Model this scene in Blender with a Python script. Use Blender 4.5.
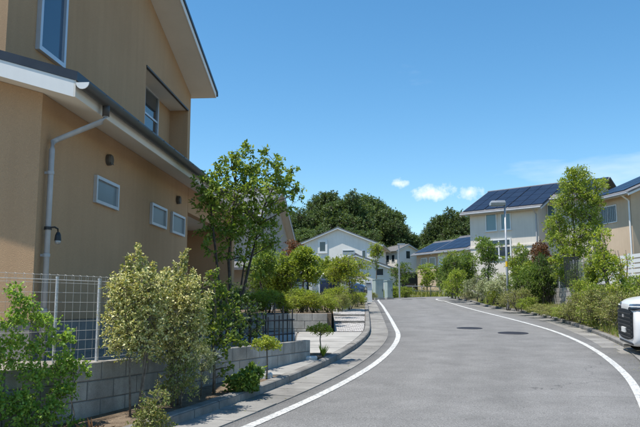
import bpy, math, random
import numpy as np
from mathutils import Vector, Matrix

for o in list(bpy.data.objects):
    bpy.data.objects.remove(o)
SC = bpy.context.scene
COL = SC.collection
random.seed(7)

# ------------------------------------------------------------------ camera
FPX, CX, CY, HZ, EYE = 700.0, 320.0, 213.5, 306.0, 1.6
PITCH = math.atan((HZ - CY) / FPX)
cam_d = bpy.data.cameras.new('camera')
cam_d.sensor_width = 36.0
cam_d.sensor_fit = 'HORIZONTAL'
cam_d.lens = 36.0 * FPX / 640.0
cam_d.clip_start = 0.05
cam_d.clip_end = 6000
cam = bpy.data.objects.new('camera', cam_d)
COL.objects.link(cam)
cam.location = (0, 0, EYE)
cam.rotation_euler = (math.radians(90) + PITCH, 0, 0)
SC.camera = cam

# ------------------------------------------------------------------ sky and sun
SUN_EL = math.radians(70)
SUN_AZ = math.radians(206)          # plan angle of the direction towards the sun (x right, y ahead)
W = bpy.data.worlds.new('World')
SC.world = W
W.use_nodes = True
nt = W.node_tree
nt.nodes.clear()
N = nt.nodes.new
wout = N('ShaderNodeOutputWorld')
bg = N('ShaderNodeBackground')
bg.inputs['Strength'].default_value = 0.12
sky = N('ShaderNodeTexSky')
sky.sky_type = 'NISHITA'
sky.sun_disc = False
sky.sun_elevation = SUN_EL
sky.sun_rotation = math.radians(90) - SUN_AZ
sky.altitude = 0
sky.air_density = 1.0
sky.dust_density = 0.2
sky.ozone_density = 3.0
tc = N('ShaderNodeTexCoord')
# clouds: white patches mixed over the sky by direction
nz1 = N('ShaderNodeTexNoise'); nz1.inputs['Scale'].default_value = 46; nz1.inputs['Detail'].default_value = 7
nz1.inputs['Roughness'].default_value = 0.62
nt.links.new(tc.outputs['Generated'], nz1.inputs['Vector'])
def ray(px, py):
    F = Vector((0, math.cos(PITCH), math.sin(PITCH))); U = Vector((0, -math.sin(PITCH), math.cos(PITCH)))
    return F * FPX + Vector((1, 0, 0)) * (px - CX) + U * (CY - py)
def math_n(op, a, b=None, clamp=False):
    n = N('ShaderNodeMath'); n.operation = op; n.use_clamp = clamp
    for i, v in enumerate((a, b)):
        if v is None: continue
        if isinstance(v, (int, float)): n.inputs[i].default_value = v
        else: nt.links.new(v, n.inputs[i])
    return n.outputs[0]
def cloud_blob(px, py, w, h, thresh, gain, noise):
    c = ray(px, py).normalized()
    m = N('ShaderNodeMapping'); m.vector_type = 'POINT'
    az = math.atan2(c.x, c.y); el = math.asin(c.z)
    # subtract centre, then scale: an ellipsoid round the cloud's direction
    sub = N('ShaderNodeVectorMath'); sub.operation = 'SUBTRACT'; sub.inputs[1].default_value = c
    nt.links.new(tc.outputs['Generated'], sub.inputs[0])
    sc = N('ShaderNodeVectorMath'); sc.operation = 'MULTIPLY'
    sc.inputs[1].default_value = (FPX / w, 1.0 * FPX / w, FPX / h)
    nt.links.new(sub.outputs[0], sc.inputs[0])
    ln = N('ShaderNodeVectorMath'); ln.operation = 'LENGTH'
    nt.links.new(sc.outputs[0], ln.inputs[0])
    base = math_n('SUBTRACT', 1.0, ln.outputs['Value'])
    nn = math_n('MULTIPLY', math_n('SUBTRACT', noise, 0.5), 3.4)
    s = math_n('ADD', base, nn)
    return math_n('MULTIPLY', math_n('SUBTRACT', s, thresh), gain, True)
nz2 = N('ShaderNodeTexNoise'); nz2.inputs['Scale'].default_value = 9; nz2.inputs['Detail'].default_value = 6
mp2 = N('ShaderNodeMapping'); mp2.inputs['Scale'].default_value = (1, 1, 4.2); mp2.inputs['Rotation'].default_value = (0, math.radians(-12), 0)
nt.links.new(tc.outputs['Generated'], mp2.inputs['Vector']); nt.links.new(mp2.outputs[0], nz2.inputs['Vector'])
cov = None
for b in [(433, 194, 25, 9, 0.1, 0.9, nz1.outputs[0]), (444, 189, 12, 7, 0.1, 0.9, nz1.outputs[0]), (470, 192, 11, 6.5, 0.15, 0.7, nz1.outputs[0]), (398, 183, 10, 5, 0.1, 0.8, nz1.outputs[0]),
          (650, 172, 110, 24, 0.05, 0.3, nz2.outputs[0]), (415, 72, 40, 24, 0.35, 0.14, nz2.outputs[0])]:
    v = cloud_blob(*b)
    cov = v if cov is None else math_n('MAXIMUM', cov, v)
mix = N('ShaderNodeMix'); mix.data_type = 'RGBA'
nt.links.new(cov, mix.inputs[0])
hs = N('ShaderNodeHueSaturation'); hs.inputs['Saturation'].default_value = 1.24; hs.inputs['Hue'].default_value = 0.491
nt.links.new(sky.outputs[0], hs.inputs['Color'])
nt.links.new(hs.outputs[0], mix.inputs[6])
mix.inputs[7].default_value = (6.3, 6.7, 7.2, 1)
nt.links.new(mix.outputs[2], bg.inputs['Color'])
nt.links.new(bg.outputs[0], wout.inputs['Surface'])

sun_d = bpy.data.lights.new('sun', 'SUN')
sun_d.energy = 4.3
sun_d.angle = math.radians(0.53)
sun_d.color = (1.0, 0.95, 0.87)
sun = bpy.data.objects.new('sun', sun_d)
COL.objects.link(sun)
sdir = Vector((math.cos(SUN_AZ) * math.cos(SUN_EL), math.sin(SUN_AZ) * math.cos(SUN_EL), math.sin(SUN_EL)))
sun.rotation_euler = (-sdir).to_track_quat('-Z', 'Y').to_euler()
sun.location = sdir * 60

vs = SC.view_settings
vs.view_transform = 'Standard'
vs.look = 'None'
vs.exposure = 0.6
vs.gamma = 1.0
vs.use_curve_mapping = False
SC.render.engine = 'CYCLES'

# ------------------------------------------------------------------ helpers
def tag(o, label=None, cat=None, group=None, kind=None):
    if label: o['label'] = label
    if cat: o['category'] = cat
    if group: o['group'] = group
    if kind: o['kind'] = kind
    return o
def thing(name, loc, label, cat, group=None):
    o = bpy.data.objects.new(name, None)
    COL.objects.link(o)
    o.location = loc
    o.empty_display_size = 0.2
    return tag(o, label, cat, group)
def root_of(o):
    while o.parent: o = o.parent
    return o
class MB:
    """collects polygons in world coordinates; build() makes ONE mesh object"""
    def __init__(s): s.v = []; s.f = []
    def poly(s, pts):
        b = len(s.v); s.v += [tuple(p) for p in pts]; s.f.append(list(range(b, b + len(pts)))); return s
    def quads(s, ring_a, ring_b, close=True):
        n = len(ring_a); b = len(s.v); s.v += [tuple(p) for p in ring_a] + [tuple(p) for p in ring_b]
        for i in range(n if close else n - 1):
            j = (i + 1) % n
            s.f.append([b + i, b + j, b + n + j, b + n + i])
        return s
    def prism(s, pts, d):
        """closed prism: polygon pts (3d) swept by vector d"""
        pts = [Vector(p) for p in pts]; d = Vector(d); n = len(pts); b = len(s.v)
        s.v += [tuple(p) for p in pts] + [tuple(p + d) for p in pts]
        s.f.append(list(range(b + n - 1, b - 1, -1))); s.f.append(list(range(b + n, b + 2 * n)))
        for i in range(n):
            j = (i + 1) % n
            s.f.append([b + i, b + j, b + n + j, b + n + i])
        return s
    def tube(s, pts, r, n=6, cap=True):
        pts = [Vector(p) for p in pts]
        rs = r if isinstance(r, (list, tuple)) else [r] * len(pts)
        b = len(s.v); up = Vector((0, 0, 1))
        for i, p in enumerate(pts):
            t = (pts[min(i + 1, len(pts) - 1)] - pts[max(i - 1, 0)]).normalized()
            a = t.cross(up if abs(t.z) < 0.95 else Vector((1, 0, 0))).normalized(); c = t.cross(a)
            for k in range(n):
                q = 2 * math.pi * k / n
                s.v.append(tuple(p + (a * math.cos(q) + c * math.sin(q)) * rs[i]))
        for i in range(len(pts) - 1):
            for k in range(n):
                j = (k + 1) % n
                s.f.append([b + i * n + k, b + i * n + j, b + (i + 1) * n + j, b + (i + 1) * n + k])
        if cap:
            s.f.append([b + k for k in range(n)][::-1]); e = b + (len(pts) - 1) * n
            s.f.append([e + k for k in range(n)])
        return s
    def build(s, name, mat, parent=None, smooth=False, fix=True):
        m = bpy.data.meshes.new(name)
        org = root_of(parent).location if parent else Vector((0, 0, 0))
        m.from_pydata([(x - org[0], y - org[1], z - org[2]) for x, y, z in s.v], [], s.f)
        if fix:
            import bmesh
            bm = bmesh.new(); bm.from_mesh(m); bmesh.ops.recalc_face_normals(bm, faces=bm.faces); bm.to_mesh(m); bm.free()
        if smooth: m.shade_smooth()
        m.materials.append(mat)
        o = bpy.data.objects.new(name, m); COL.objects.link(o)
        if parent: o.parent = parent
        return o
class Frame:
    """plan frame: u along dir, w to its left, z up"""
    def __init__(s, ox, oy, oz, ang): s.o = Vector((ox, oy, oz)); s.u = Vector((math.cos(ang), math.sin(ang), 0)); s.w = Vector((-math.sin(ang), math.cos(ang), 0))
    def p(s, u, w, z): return s.o + s.u * u + s.w * w + Vector((0, 0, z))
    def box(s, mb, u0, u1, w0, w1, z0, z1):
        return mb.prism([s.p(u0, w0, z0), s.p(u1, w0, z0), s.p(u1, w1, z0), s.p(u0, w1, z0)], (0, 0, z1 - z0))
    def prof_u(s, mb, pts, u0, u1):   # pts (w,z) swept along u
        return mb.prism([s.p(u0, w, z) for w, z in pts], s.u * (u1 - u0))
    def prof_w(s, mb, pts, w0, w1):   # pts (u,z) swept along w
        return mb.prism([s.p(u, w0, z) for u, z in pts], s.w * (w1 - w0))
    def pix(s, px, py, w):            # where the sight line through a pixel meets the plane w=const: (u, z)
        d = ray(px, py); c = Vector((0, 0, EYE))
        t = (w - (c - s.o).dot(s.w)) / d.dot(s.w)
        q = c + d * t - s.o
        return q.dot(s.u), q.z
    def pixu(s, px, py, u):
        d = ray(px, py); c = Vector((0, 0, EYE))
        t = (u - (c - s.o).dot(s.u)) / d.dot(s.u)
        q = c + d * t - s.o
        return q.dot(s.w), q.z
def at(px, py, Y):
    d = ray(px, py); return Vector((0, 0, EYE)) + d * (Y / d.y)
def T(y):                              # terrain height: climbs, then eases off
    if y < 42: return 0.0443 * y
    if y < 75: return 0.0443 * 42 + 0.030 * (y - 42)
    if y < 260: return 0.0443 * 42 + 0.99 + 0.03 * (y - 75)
    return 0.0443 * 42 + 0.99 + 5.55
def gnd(px, py):
    lo, hi = 1.0, 200.0
    for _ in range(60):
        m = (lo + hi) / 2
        if at(px, py, m).z > T(m): lo = m
        else: hi = m
    return at(px, py, lo)
def copy_tree(o, parent=None):
    c = o.copy(); COL.objects.link(c); c.parent = parent
    for ch in list(o.children): copy_tree(ch, c)
    return c

# ------------------------------------------------------------------ materials
def new_mat(name):
    m = bpy.data.materials.new(name); m.use_nodes = True
    t = m.node_tree; t.nodes.clear()
    out = t.nodes.new('ShaderNodeOutputMaterial'); b = t.nodes.new('ShaderNodeBsdfPrincipled')
    t.links.new(b.outputs[0], out.inputs[0])
    return m, t, b, out
def rgba(c): return (c[0], c[1], c[2], 1)
def surf(name, col, col2=None, rough=0.8, scale=3.0, detail=5, spec=0.3, bump=0.0, bscale=80.0, metal=0.0, stain=None, speck=0.0, sscale=300.0, coat=0.0, vary=0.0, streak=0.0):
    """procedural surface: two tones by noise, fine specks, bump, optional dark stains and per-object variation"""
    m, t, b, out = new_mat(name); n = t.nodes.new; L = t.links.new
    geo = n('ShaderNodeNewGeometry')
    nz = n('ShaderNodeTexNoise'); nz.inputs['Scale'].default_value = scale; nz.inputs['Detail'].default_value = detail; nz.inputs['Roughness'].default_value = 0.6
    L(geo.outputs['Position'], nz.inputs['Vector'])
    rp = n('ShaderNodeValToRGB'); rp.color_ramp.elements[0].position = 0.35; rp.color_ramp.elements[1].position = 0.66
    rp.color_ramp.elements[0].color = rgba(col); rp.color_ramp.elements[1].color = rgba(col2 or [min(1, c * 1.12) for c in col])
    L(nz.outputs[0], rp.inputs[0]); c = rp.outputs[0]
    def mult(c, fac_socket, lo, hi):
        mr = n('ShaderNodeMapRange'); mr.inputs['To Min'].default_value = lo; mr.inputs['To Max'].default_value = hi
        L(fac_socket, mr.inputs['Value'])
        mm = n('ShaderNodeMix'); mm.data_type = 'RGBA'; mm.blend_type = 'MULTIPLY'; mm.inputs[0].default_value = 1
        L(c, mm.inputs[6]); L(mr.outputs[0], mm.inputs[7]); return mm.outputs[2]
    if speck:
        ns = n('ShaderNodeTexNoise'); ns.inputs['Scale'].default_value = sscale; ns.inputs['Detail'].default_value = 2
        L(geo.outputs['Position'], ns.inputs['Vector'])
        r2 = n('ShaderNodeMapRange'); r2.inputs['From Min'].default_value = 0.3; r2.inputs['From Max'].default_value = 0.7; L(ns.outputs[0], r2.inputs['Value'])
        c = mult(c, r2.outputs[0], 1 - speck, 1 + speck)
    if streak:
        mp = n('ShaderNodeMapping'); mp.inputs['Scale'].default_value = (7, 7, 0.35); L(geo.outputs['Position'], mp.inputs['Vector'])
        nk = n('ShaderNodeTexNoise'); nk.inputs['Scale'].default_value = 1.0; nk.inputs['Detail'].default_value = 4; L(mp.outputs[0], nk.inputs['Vector'])
        r4 = n('ShaderNodeMapRange'); r4.inputs['From Min'].default_value = 0.35; r4.inputs['From Max'].default_value = 0.65; L(nk.outputs[0], r4.inputs['Value'])
        c = mult(c, r4.outputs[0], 1 - streak, 1.0)
    if stain:
        n3 = n('ShaderNodeTexNoise'); n3.inputs['Scale'].default_value = stain[0]; n3.inputs['Detail'].default_value = 6; n3.inputs['Roughness'].default_value = 0.65
        L(geo.outputs['Position'], n3.inputs['Vector'])
        r3 = n('ShaderNodeMapRange'); r3.inputs['From Min'].default_value = 0.38; r3.inputs['From Max'].default_value = 0.58; L(n3.outputs[0], r3.inputs['Value'])
        c = mult(c, r3.outputs[0], stain[1], 1.0)
    if vary:
        oi = n('ShaderNodeObjectInfo'); c = mult(c, oi.outputs['Random'], 1 - vary, 1 + vary)
    L(c, b.inputs['Base Color'])
    b.inputs['Roughness'].default_value = rough; b.inputs['Metallic'].default_value = metal
    b.inputs['Specular IOR Level'].default_value = spec
    b.inputs['Coat Weight'].default_value = coat; b.inputs['Coat Roughness'].default_value = 0.05
    if bump:
        nb = n('ShaderNodeTexNoise'); nb.inputs['Scale'].default_value = bscale; nb.inputs['Detail'].default_value = 3
        L(geo.outputs['Position'], nb.inputs['Vector'])
        bp = n('ShaderNodeBump'); bp.inputs['Strength'].default_value = bump; bp.inputs['Distance'].default_value = 0.01
        L(nb.outputs[0], bp.inputs['Height']); L(bp.outputs[0], b.inputs['Normal'])
    return m
def glass(name, tint=(0.03, 0.045, 0.055), rough=0.04):
    m, t, b, out = new_mat(name); n = t.nodes.new; L = t.links.new
    geo = n('ShaderNodeNewGeometry'); nz = n('ShaderNodeTexNoise'); nz.inputs['Scale'].default_value = 1.7; L(geo.outputs['Position'], nz.inputs['Vector'])
    bp = n('ShaderNodeBump'); bp.inputs['Strength'].default_value = 0.05; bp.inputs['Distance'].default_value = 0.05; L(nz.outputs[0], bp.inputs['Height'])
    L(bp.outputs[0], b.inputs['Normal'])
    b.inputs['Base Color'].default_value = rgba(tint); b.inputs['Roughness'].default_value = rough
    b.inputs['Specular IOR Level'].default_value = 0.9
    return m
def leaf_mat(name, cols, trans=0.42, rough=0.5, tcol=(1.25, 1.2, 0.55)):
    """leaf: colour chosen leaf by leaf among cols, light shining through"""
    m, t, b, out = new_mat(name); n = t.nodes.new; L = t.links.new
    geo = n('ShaderNodeNewGeometry')
    rp = n('ShaderNodeValToRGB'); rp.color_ramp.interpolation = 'LINEAR'
    els = rp.color_ramp.elements
    while len(els) < len(cols): els.new(0.5)
    for i, c in enumerate(cols):
        els[i].position = i / max(1, len(cols) - 1); els[i].color = rgba(c)
    L(geo.outputs['Random Per Island'], rp.inputs[0])
    oi = n('ShaderNodeObjectInfo'); mr = n('ShaderNodeMapRange'); mr.inputs['To Min'].default_value = 0.85; mr.inputs['To Max'].default_value = 1.18
    L(oi.outputs['Random'], mr.inputs['Value'])
    mm = n('ShaderNodeMix'); mm.data_type = 'RGBA'; mm.blend_type = 'MULTIPLY'; mm.inputs[0].default_value = 1
    L(rp.outputs[0], mm.inputs[6]); L(mr.outputs[0], mm.inputs[7])
    L(mm.outputs[2], b.inputs['Base Color']); b.inputs['Roughness'].default_value = rough; b.inputs['Specular IOR Level'].default_value = 0.35
    tr = n('ShaderNodeBsdfTranslucent'); m2 = n('ShaderNodeMix'); m2.data_type = 'RGBA'; m2.blend_type = 'MULTIPLY'; m2.inputs[0].default_value = 1
    L(mm.outputs[2], m2.inputs[6]); m2.inputs[7].default_value = rgba([c for c in tcol]); L(m2.outputs[2], tr.inputs['Color'])
    ms = n('ShaderNodeMixShader'); ms.inputs[0].default_value = trans
    L(b.outputs[0], ms.inputs[1]); L(tr.outputs[0], ms.inputs[2]); L(ms.outputs[0], out.inputs[0])
    return m
M = {}
M['asphalt'] = surf('asphalt', (0.16, 0.157, 0.152), (0.20, 0.196, 0.19), rough=0.9, scale=1.6, spec=0.2, bump=0.6, bscale=110, stain=(0.5, 0.93), speck=0.36, sscale=66)
def road_wear(m):
    """wheel tracks, dirty edges and a few fine cracks, laid out along the road by its own UVs (across, metres along)"""
    t = m.node_tree; n = t.nodes.new; L = t.links.new; b = [q for q in t.nodes if q.type == 'BSDF_PRINCIPLED'][0]
    base = b.inputs['Base Color'].links[0].from_socket
    uv = n('ShaderNodeUVMap'); uv.uv_map = 'along'; sp = n('ShaderNodeSeparateXYZ'); L(uv.outputs[0], sp.inputs[0])
    geo = n('ShaderNodeNewGeometry')
    cr = n('ShaderNodeValToRGB'); e = cr.color_ramp.elements; vals = [(0, .70), (.035, .90), (.10, .98), (.20, 1.0), (.28, 1.07), (.36, 1.0), (.44, 1.06), (.52, .96), (.60, 1.06), (.68, 1.0), (.76, 1.07), (.84, .98), (.90, .9), (1, .74)]
    while len(e) < len(vals): e.new(.5)
    for i, (p, v) in enumerate(vals): e[i].position = p; e[i].color = (v * .8, v * .8, v * .8, 1)
    nz = n('ShaderNodeTexNoise'); nz.inputs['Scale'].default_value = .7; nz.inputs['Detail'].default_value = 4; L(geo.outputs['Position'], nz.inputs['Vector'])
    ad = n('ShaderNodeMath'); ad.operation = 'MULTIPLY_ADD'; L(nz.outputs[0], ad.inputs[0]); ad.inputs[1].default_value = .12; ad.inputs[2].default_value = -.06
    a2 = n('ShaderNodeMath'); L(sp.outputs[0], a2.inputs[0]); L(ad.outputs[0], a2.inputs[1]); L(a2.outputs[0], cr.inputs[0])
    mm = n('ShaderNodeMix'); mm.data_type = 'RGBA'; mm.blend_type = 'MULTIPLY'; mm.inputs[0].default_value = 1; L(base, mm.inputs[6]); L(cr.outputs[0], mm.inputs[7])
    sc = n('ShaderNodeMix'); sc.data_type = 'RGBA'; sc.blend_type = 'MULTIPLY'; sc.inputs[0].default_value = 1; L(mm.outputs[2], sc.inputs[6]); sc.inputs[7].default_value = (1.25, 1.25, 1.25, 1)
    # cracks: thin cell borders, only where a slow noise allows them
    wn = n('ShaderNodeTexNoise'); wn.inputs['Scale'].default_value = 2.5; L(geo.outputs['Position'], wn.inputs['Vector'])
    wa = n('ShaderNodeMix'); wa.data_type = 'RGBA'; wa.inputs[0].default_value = .35; L(geo.outputs['Position'], wa.inputs[6]); L(wn.outputs['Color'], wa.inputs[7])
    vo = n('ShaderNodeTexVoronoi'); vo.feature = 'DISTANCE_TO_EDGE'; vo.inputs['Scale'].default_value = .62; L(wa.outputs[2], vo.inputs['Vector'])
    lt = n('ShaderNodeMath'); lt.operation = 'LESS_THAN'; L(vo.outputs['Distance'], lt.inputs[0]); lt.inputs[1].default_value = .0035
    n2 = n('ShaderNodeTexNoise'); n2.inputs['Scale'].default_value = .33; L(geo.outputs['Position'], n2.inputs['Vector'])
    g = n('ShaderNodeMath'); g.operation = 'GREATER_THAN'; L(n2.outputs[0], g.inputs[0]); g.inputs[1].default_value = .56
    k = n('ShaderNodeMath'); k.operation = 'MULTIPLY'; L(lt.outputs[0], k.inputs[0]); L(g.outputs[0], k.inputs[1])
    k2 = n('ShaderNodeMath'); k2.operation = 'MULTIPLY'; L(k.outputs[0], k2.inputs[0]); k2.inputs[1].default_value = .45
    dk = n('ShaderNodeMix'); dk.data_type = 'RGBA'; L(k2.outputs[0], dk.inputs[0]); L(sc.outputs[2], dk.inputs[6]); dk.inputs[7].default_value = (.04, .04, .04, 1)
    L(dk.outputs[2], b.inputs['Base Color'])
    return m
M['road'] = road_wear(surf('road_asphalt', (0.16, 0.157, 0.152), (0.20, 0.196, 0.19), rough=0.9, scale=1.6, spec=0.2, bump=0.6, bscale=110, stain=(0.5, 0.93), speck=0.36, sscale=66))
M['soil'] = surf('soil', (0.10, 0.07, 0.045), (0.19, 0.145, 0.1), rough=0.95, scale=6, bump=0.8, bscale=45, speck=0.35, sscale=70)
M['ground'] = surf('ground', (0.085, 0.08, 0.035), (0.16, 0.13, 0.08), rough=0.95, scale=0.4, bump=0.6, bscale=20, speck=0.3, sscale=40)
M['gravel'] = surf('gravel', (0.2, 0.18, 0.15), (0.3, 0.27, 0.23), rough=0.95, scale=5, bump=0.8, bscale=40, speck=0.4, sscale=55)
M['paint'] = surf('road_paint', (0.50, 0.50, 0.48), (0.66, 0.66, 0.64), rough=0.7, scale=5, stain=(20, 0.55), speck=0.25, sscale=70, bump=0.3, bscale=150)
M['concrete'] = surf('concrete', (0.30, 0.29, 0.27), (0.38, 0.37, 0.345), rough=0.9, scale=2.5, bump=0.3, bscale=120, stain=(1.3, 0.8), speck=0.12, sscale=150, vary=0.08)
M['gutter'] = surf('gutter_concrete', (0.21, 0.2, 0.185), (0.28, 0.27, 0.25), rough=0.9, scale=1.5, bump=0.3, bscale=120, stain=(0.9, 0.75), speck=0.14, sscale=150, vary=0.08)
M['kerb'] = surf('kerb_concrete', (0.19, 0.18, 0.165), (0.27, 0.26, 0.24), rough=0.9, scale=4, bump=0.4, bscale=110, stain=(2.2, 0.7), speck=0.15, sscale=150, vary=0.1)
M['pale_concrete'] = surf('pale_concrete', (0.31, 0.30, 0.28), (0.40, 0.39, 0.365), rough=0.9, scale=1.4, bump=0.2, bscale=120, stain=(0.9, 0.85), speck=0.06, sscale=120)
M['block'] = surf('wall_block', (0.40, 0.375, 0.335), (0.50, 0.47, 0.42), rough=0.92, scale=4, bump=0.5, bscale=90, stain=(1.1, 0.62), speck=0.16, sscale=110, vary=0.09, streak=0.22)
M['mortar'] = surf('mortar', (0.15, 0.145, 0.135), rough=0.95, scale=8, bump=0.3)
M['paver'] = surf('paver', (0.33, 0.315, 0.3), (0.42, 0.4, 0.385), rough=0.9, scale=6, bump=0.3, speck=0.15, sscale=100, vary=0.12)
M['white_stone'] = surf('white_stone', (0.52, 0.51, 0.49), (0.66, 0.65, 0.62), rough=0.85, scale=9, bump=0.5, bscale=60)
M['tan'] = surf('tan_stucco', (0.445, 0.290, 0.172), (0.48, 0.317, 0.19), rough=0.95, scale=0.7, spec=0.15, bump=0.5, bscale=120, speck=0.11, sscale=110, streak=0.05)
M['slate'] = surf('foundation_grey', (0.235, 0.215, 0.195), (0.28, 0.26, 0.235), rough=0.85, scale=3, bump=0.2, stain=(2, 0.8))
M['white_trim'] = surf('white_trim', (0.72, 0.72, 0.70), (0.78, 0.78, 0.76), rough=0.5, scale=2, spec=0.4, streak=0.04)
M['soffit'] = surf('soffit_board', (0.68, 0.635, 0.56), (0.73, 0.68, 0.605), rough=0.7, scale=1.2)
M['dark_metal'] = surf('dark_roof_metal', (0.028, 0.032, 0.042), (0.04, 0.045, 0.055), rough=0.4, scale=4, spec=0.5, metal=0.3)
M['gutter_metal'] = surf('gutter_plastic', (0.045, 0.044, 0.043), (0.06, 0.058, 0.056), rough=0.5, scale=5, spec=0.5)
M['pipe'] = surf('pipe_plastic', (0.40, 0.40, 0.41), (0.47, 0.47, 0.48), rough=0.4, scale=6, spec=0.5, streak=0.12)
M['alu'] = surf('aluminium_frame', (0.52, 0.55, 0.6), (0.58, 0.61, 0.66), rough=0.35, scale=4, spec=0.5, metal=0.35)
M['glass'] = glass('window_glass')
M['blue_glass'] = glass('blue_window_glass', (0.03, 0.07, 0.13), 0.12)
M['frost'] = glass('frosted_glass', (0.12, 0.16, 0.18), 0.3)
M['teal_glass'] = glass('teal_glass', (0.10, 0.19, 0.22), 0.12)
M['vent'] = surf('vent_plastic', (0.09, 0.08, 0.07), rough=0.5, scale=10)
M['black'] = surf('black_metal', (0.012, 0.012, 0.013), (0.02, 0.02, 0.022), rough=0.45, scale=10, spec=0.5)
M['wire'] = surf('galvanised_wire', (0.48, 0.47, 0.45), (0.58, 0.57, 0.55), rough=0.4, scale=20, metal=0.35)
M['post'] = surf('galvanised_post', (0.42, 0.42, 0.43), (0.58, 0.58, 0.58), rough=0.45, scale=12, metal=0.35, speck=0.2, sscale=60)
M['bark'] = surf('bark', (0.11, 0.09, 0.07), (0.21, 0.18, 0.145), rough=0.95, scale=22, bump=0.7, bscale=60)
M['dark_bark'] = surf('dark_bark', (0.05, 0.04, 0.032), (0.10, 0.085, 0.07), rough=0.95, scale=22, bump=0.7, bscale=60)
M['iron'] = surf('cast_iron', (0.035, 0.034, 0.04), (0.055, 0.052, 0.06), rough=0.6, scale=20, metal=0.4, bump=0.5, bscale=60)
M['house_white'] = surf('white_siding', (0.74, 0.715, 0.67), (0.80, 0.775, 0.73), rough=0.9, scale=1.0, bump=0.2, bscale=60, streak=0.05)
M['house_cream'] = surf('cream_stucco', (0.68, 0.62, 0.54), (0.73, 0.67, 0.585), rough=0.9, scale=1.0, bump=0.3, bscale=70, streak=0.06)
M['house_beige'] = surf('beige_stucco', (0.53, 0.41, 0.29), (0.59, 0.46, 0.33), rough=0.9, scale=1.0, bump=0.3, bscale=70, streak=0.06)
M['house_grey'] = surf('grey_beige_stucco', (0.42, 0.37, 0.31), (0.48, 0.42, 0.355), rough=0.9, scale=1.0, bump=0.3, bscale=70, streak=0.06)
M['roof_grey'] = surf('grey_roof', (0.115, 0.115, 0.12), (0.165, 0.165, 0.17), rough=0.7, scale=3, bump=0.3, bscale=30)
M['solar'] = surf('solar_cell', (0.012, 0.016, 0.032), (0.018, 0.024, 0.042), rough=0.3, scale=1.2, spec=0.22)
M['lamp_metal'] = surf('lamp_grey', (0.36, 0.37, 0.38), (0.42, 0.43, 0.44), rough=0.4, scale=8, metal=0.4)
M['box_green'] = surf('utility_green', (0.34, 0.41, 0.375), (0.40, 0.46, 0.425), rough=0.5, scale=3, streak=0.1)
M['shed'] = surf('brown_shed', (0.055, 0.042, 0.036), (0.075, 0.06, 0.05), rough=0.7, scale=4, streak=0.2)
M['white_paint'] = surf('car_white', (0.78, 0.78, 0.78), (0.80, 0.80, 0.80), rough=0.25, scale=1, spec=0.5, coat=0.6)
M['navy_paint'] = surf('car_navy', (0.02, 0.035, 0.075), (0.025, 0.04, 0.085), rough=0.25, scale=1, spec=0.6, coat=0.8)
M['car_glass'] = glass('car_glass', (0.012, 0.016, 0.02), 0.03)
M['lens'] = glass('headlight_lens', (0.07, 0.09, 0.12), 0.05)
M['rubber'] = surf('tyre_rubber', (0.02, 0.02, 0.02), (0.03, 0.03, 0.03), rough=0.85, scale=30)
M['chrome'] = surf('chrome', (0.6, 0.6, 0.62), rough=0.15, scale=5, metal=0.9)
M['dark_plastic'] = surf('dark_grille', (0.006, 0.008, 0.012), (0.01, 0.013, 0.018), rough=0.5, scale=8, spec=0.25)
M['yellow'] = surf('yellow_sticker', (0.7, 0.45, 0.02), rough=0.5)
# foliage
M['lf_tree'] = leaf_mat('leaf_garden_tree', [(0.1, 0.17, 0.03), (0.17, 0.25, 0.045), (0.29, 0.36, 0.07)])
M['lf_varieg'] = leaf_mat('leaf_variegated', [(0.13, 0.19, 0.045), (0.34, 0.35, 0.11), (0.64, 0.6, 0.24), (0.78, 0.73, 0.42)], trans=0.25)
M['lf_vine'] = leaf_mat('leaf_vine', [(0.13, 0.25, 0.04), (0.23, 0.37, 0.06), (0.38, 0.5, 0.11)])
M['lf_yellow'] = leaf_mat('leaf_yellow_green', [(0.18, 0.26, 0.032), (0.3, 0.375, 0.05), (0.44, 0.45, 0.065)])
M['lf_green'] = leaf_mat('leaf_mid_green', [(0.08, 0.15, 0.028), (0.14, 0.22, 0.042), (0.23, 0.3, 0.06)])
M['lf_lime'] = leaf_mat('leaf_lime', [(0.16, 0.24, 0.03), (0.26, 0.34, 0.05), (0.4, 0.45, 0.08)])
M['lf_dark'] = leaf_mat('leaf_dark', [(0.045, 0.09, 0.022), (0.075, 0.13, 0.032), (0.12, 0.18, 0.045)])
M['lf_hill'] = leaf_mat('leaf_hill_tree', [(0.075, 0.12, 0.042), (0.11, 0.165, 0.056), (0.15, 0.21, 0.07)], trans=0.35)
M['lf_red'] = leaf_mat('leaf_red_maple', [(0.12, 0.075, 0.035), (0.18, 0.095, 0.05), (0.22, 0.15, 0.06)], tcol=(1.4, 0.8, 0.6))
M['lf_pale'] = leaf_mat('leaf_pale_shrub', [(0.174, 0.217, 0.102), (0.319, 0.362, 0.189), (0.522, 0.536, 0.334)], trans=0.25)
M['lf_dry'] = leaf_mat('leaf_dry_shrub', [(0.15, 0.21, 0.045), (0.25, 0.28, 0.075), (0.37, 0.32, 0.12)], trans=0.25)
M['lf_spike'] = leaf_mat('leaf_red_spike', [(0.12, 0.07, 0.04), (0.2, 0.11, 0.06)])
M['lf_grass'] = leaf_mat('grass_blade', [(0.131, 0.203, 0.036), (0.232, 0.290, 0.058), (0.377, 0.362, 0.116)])

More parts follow.
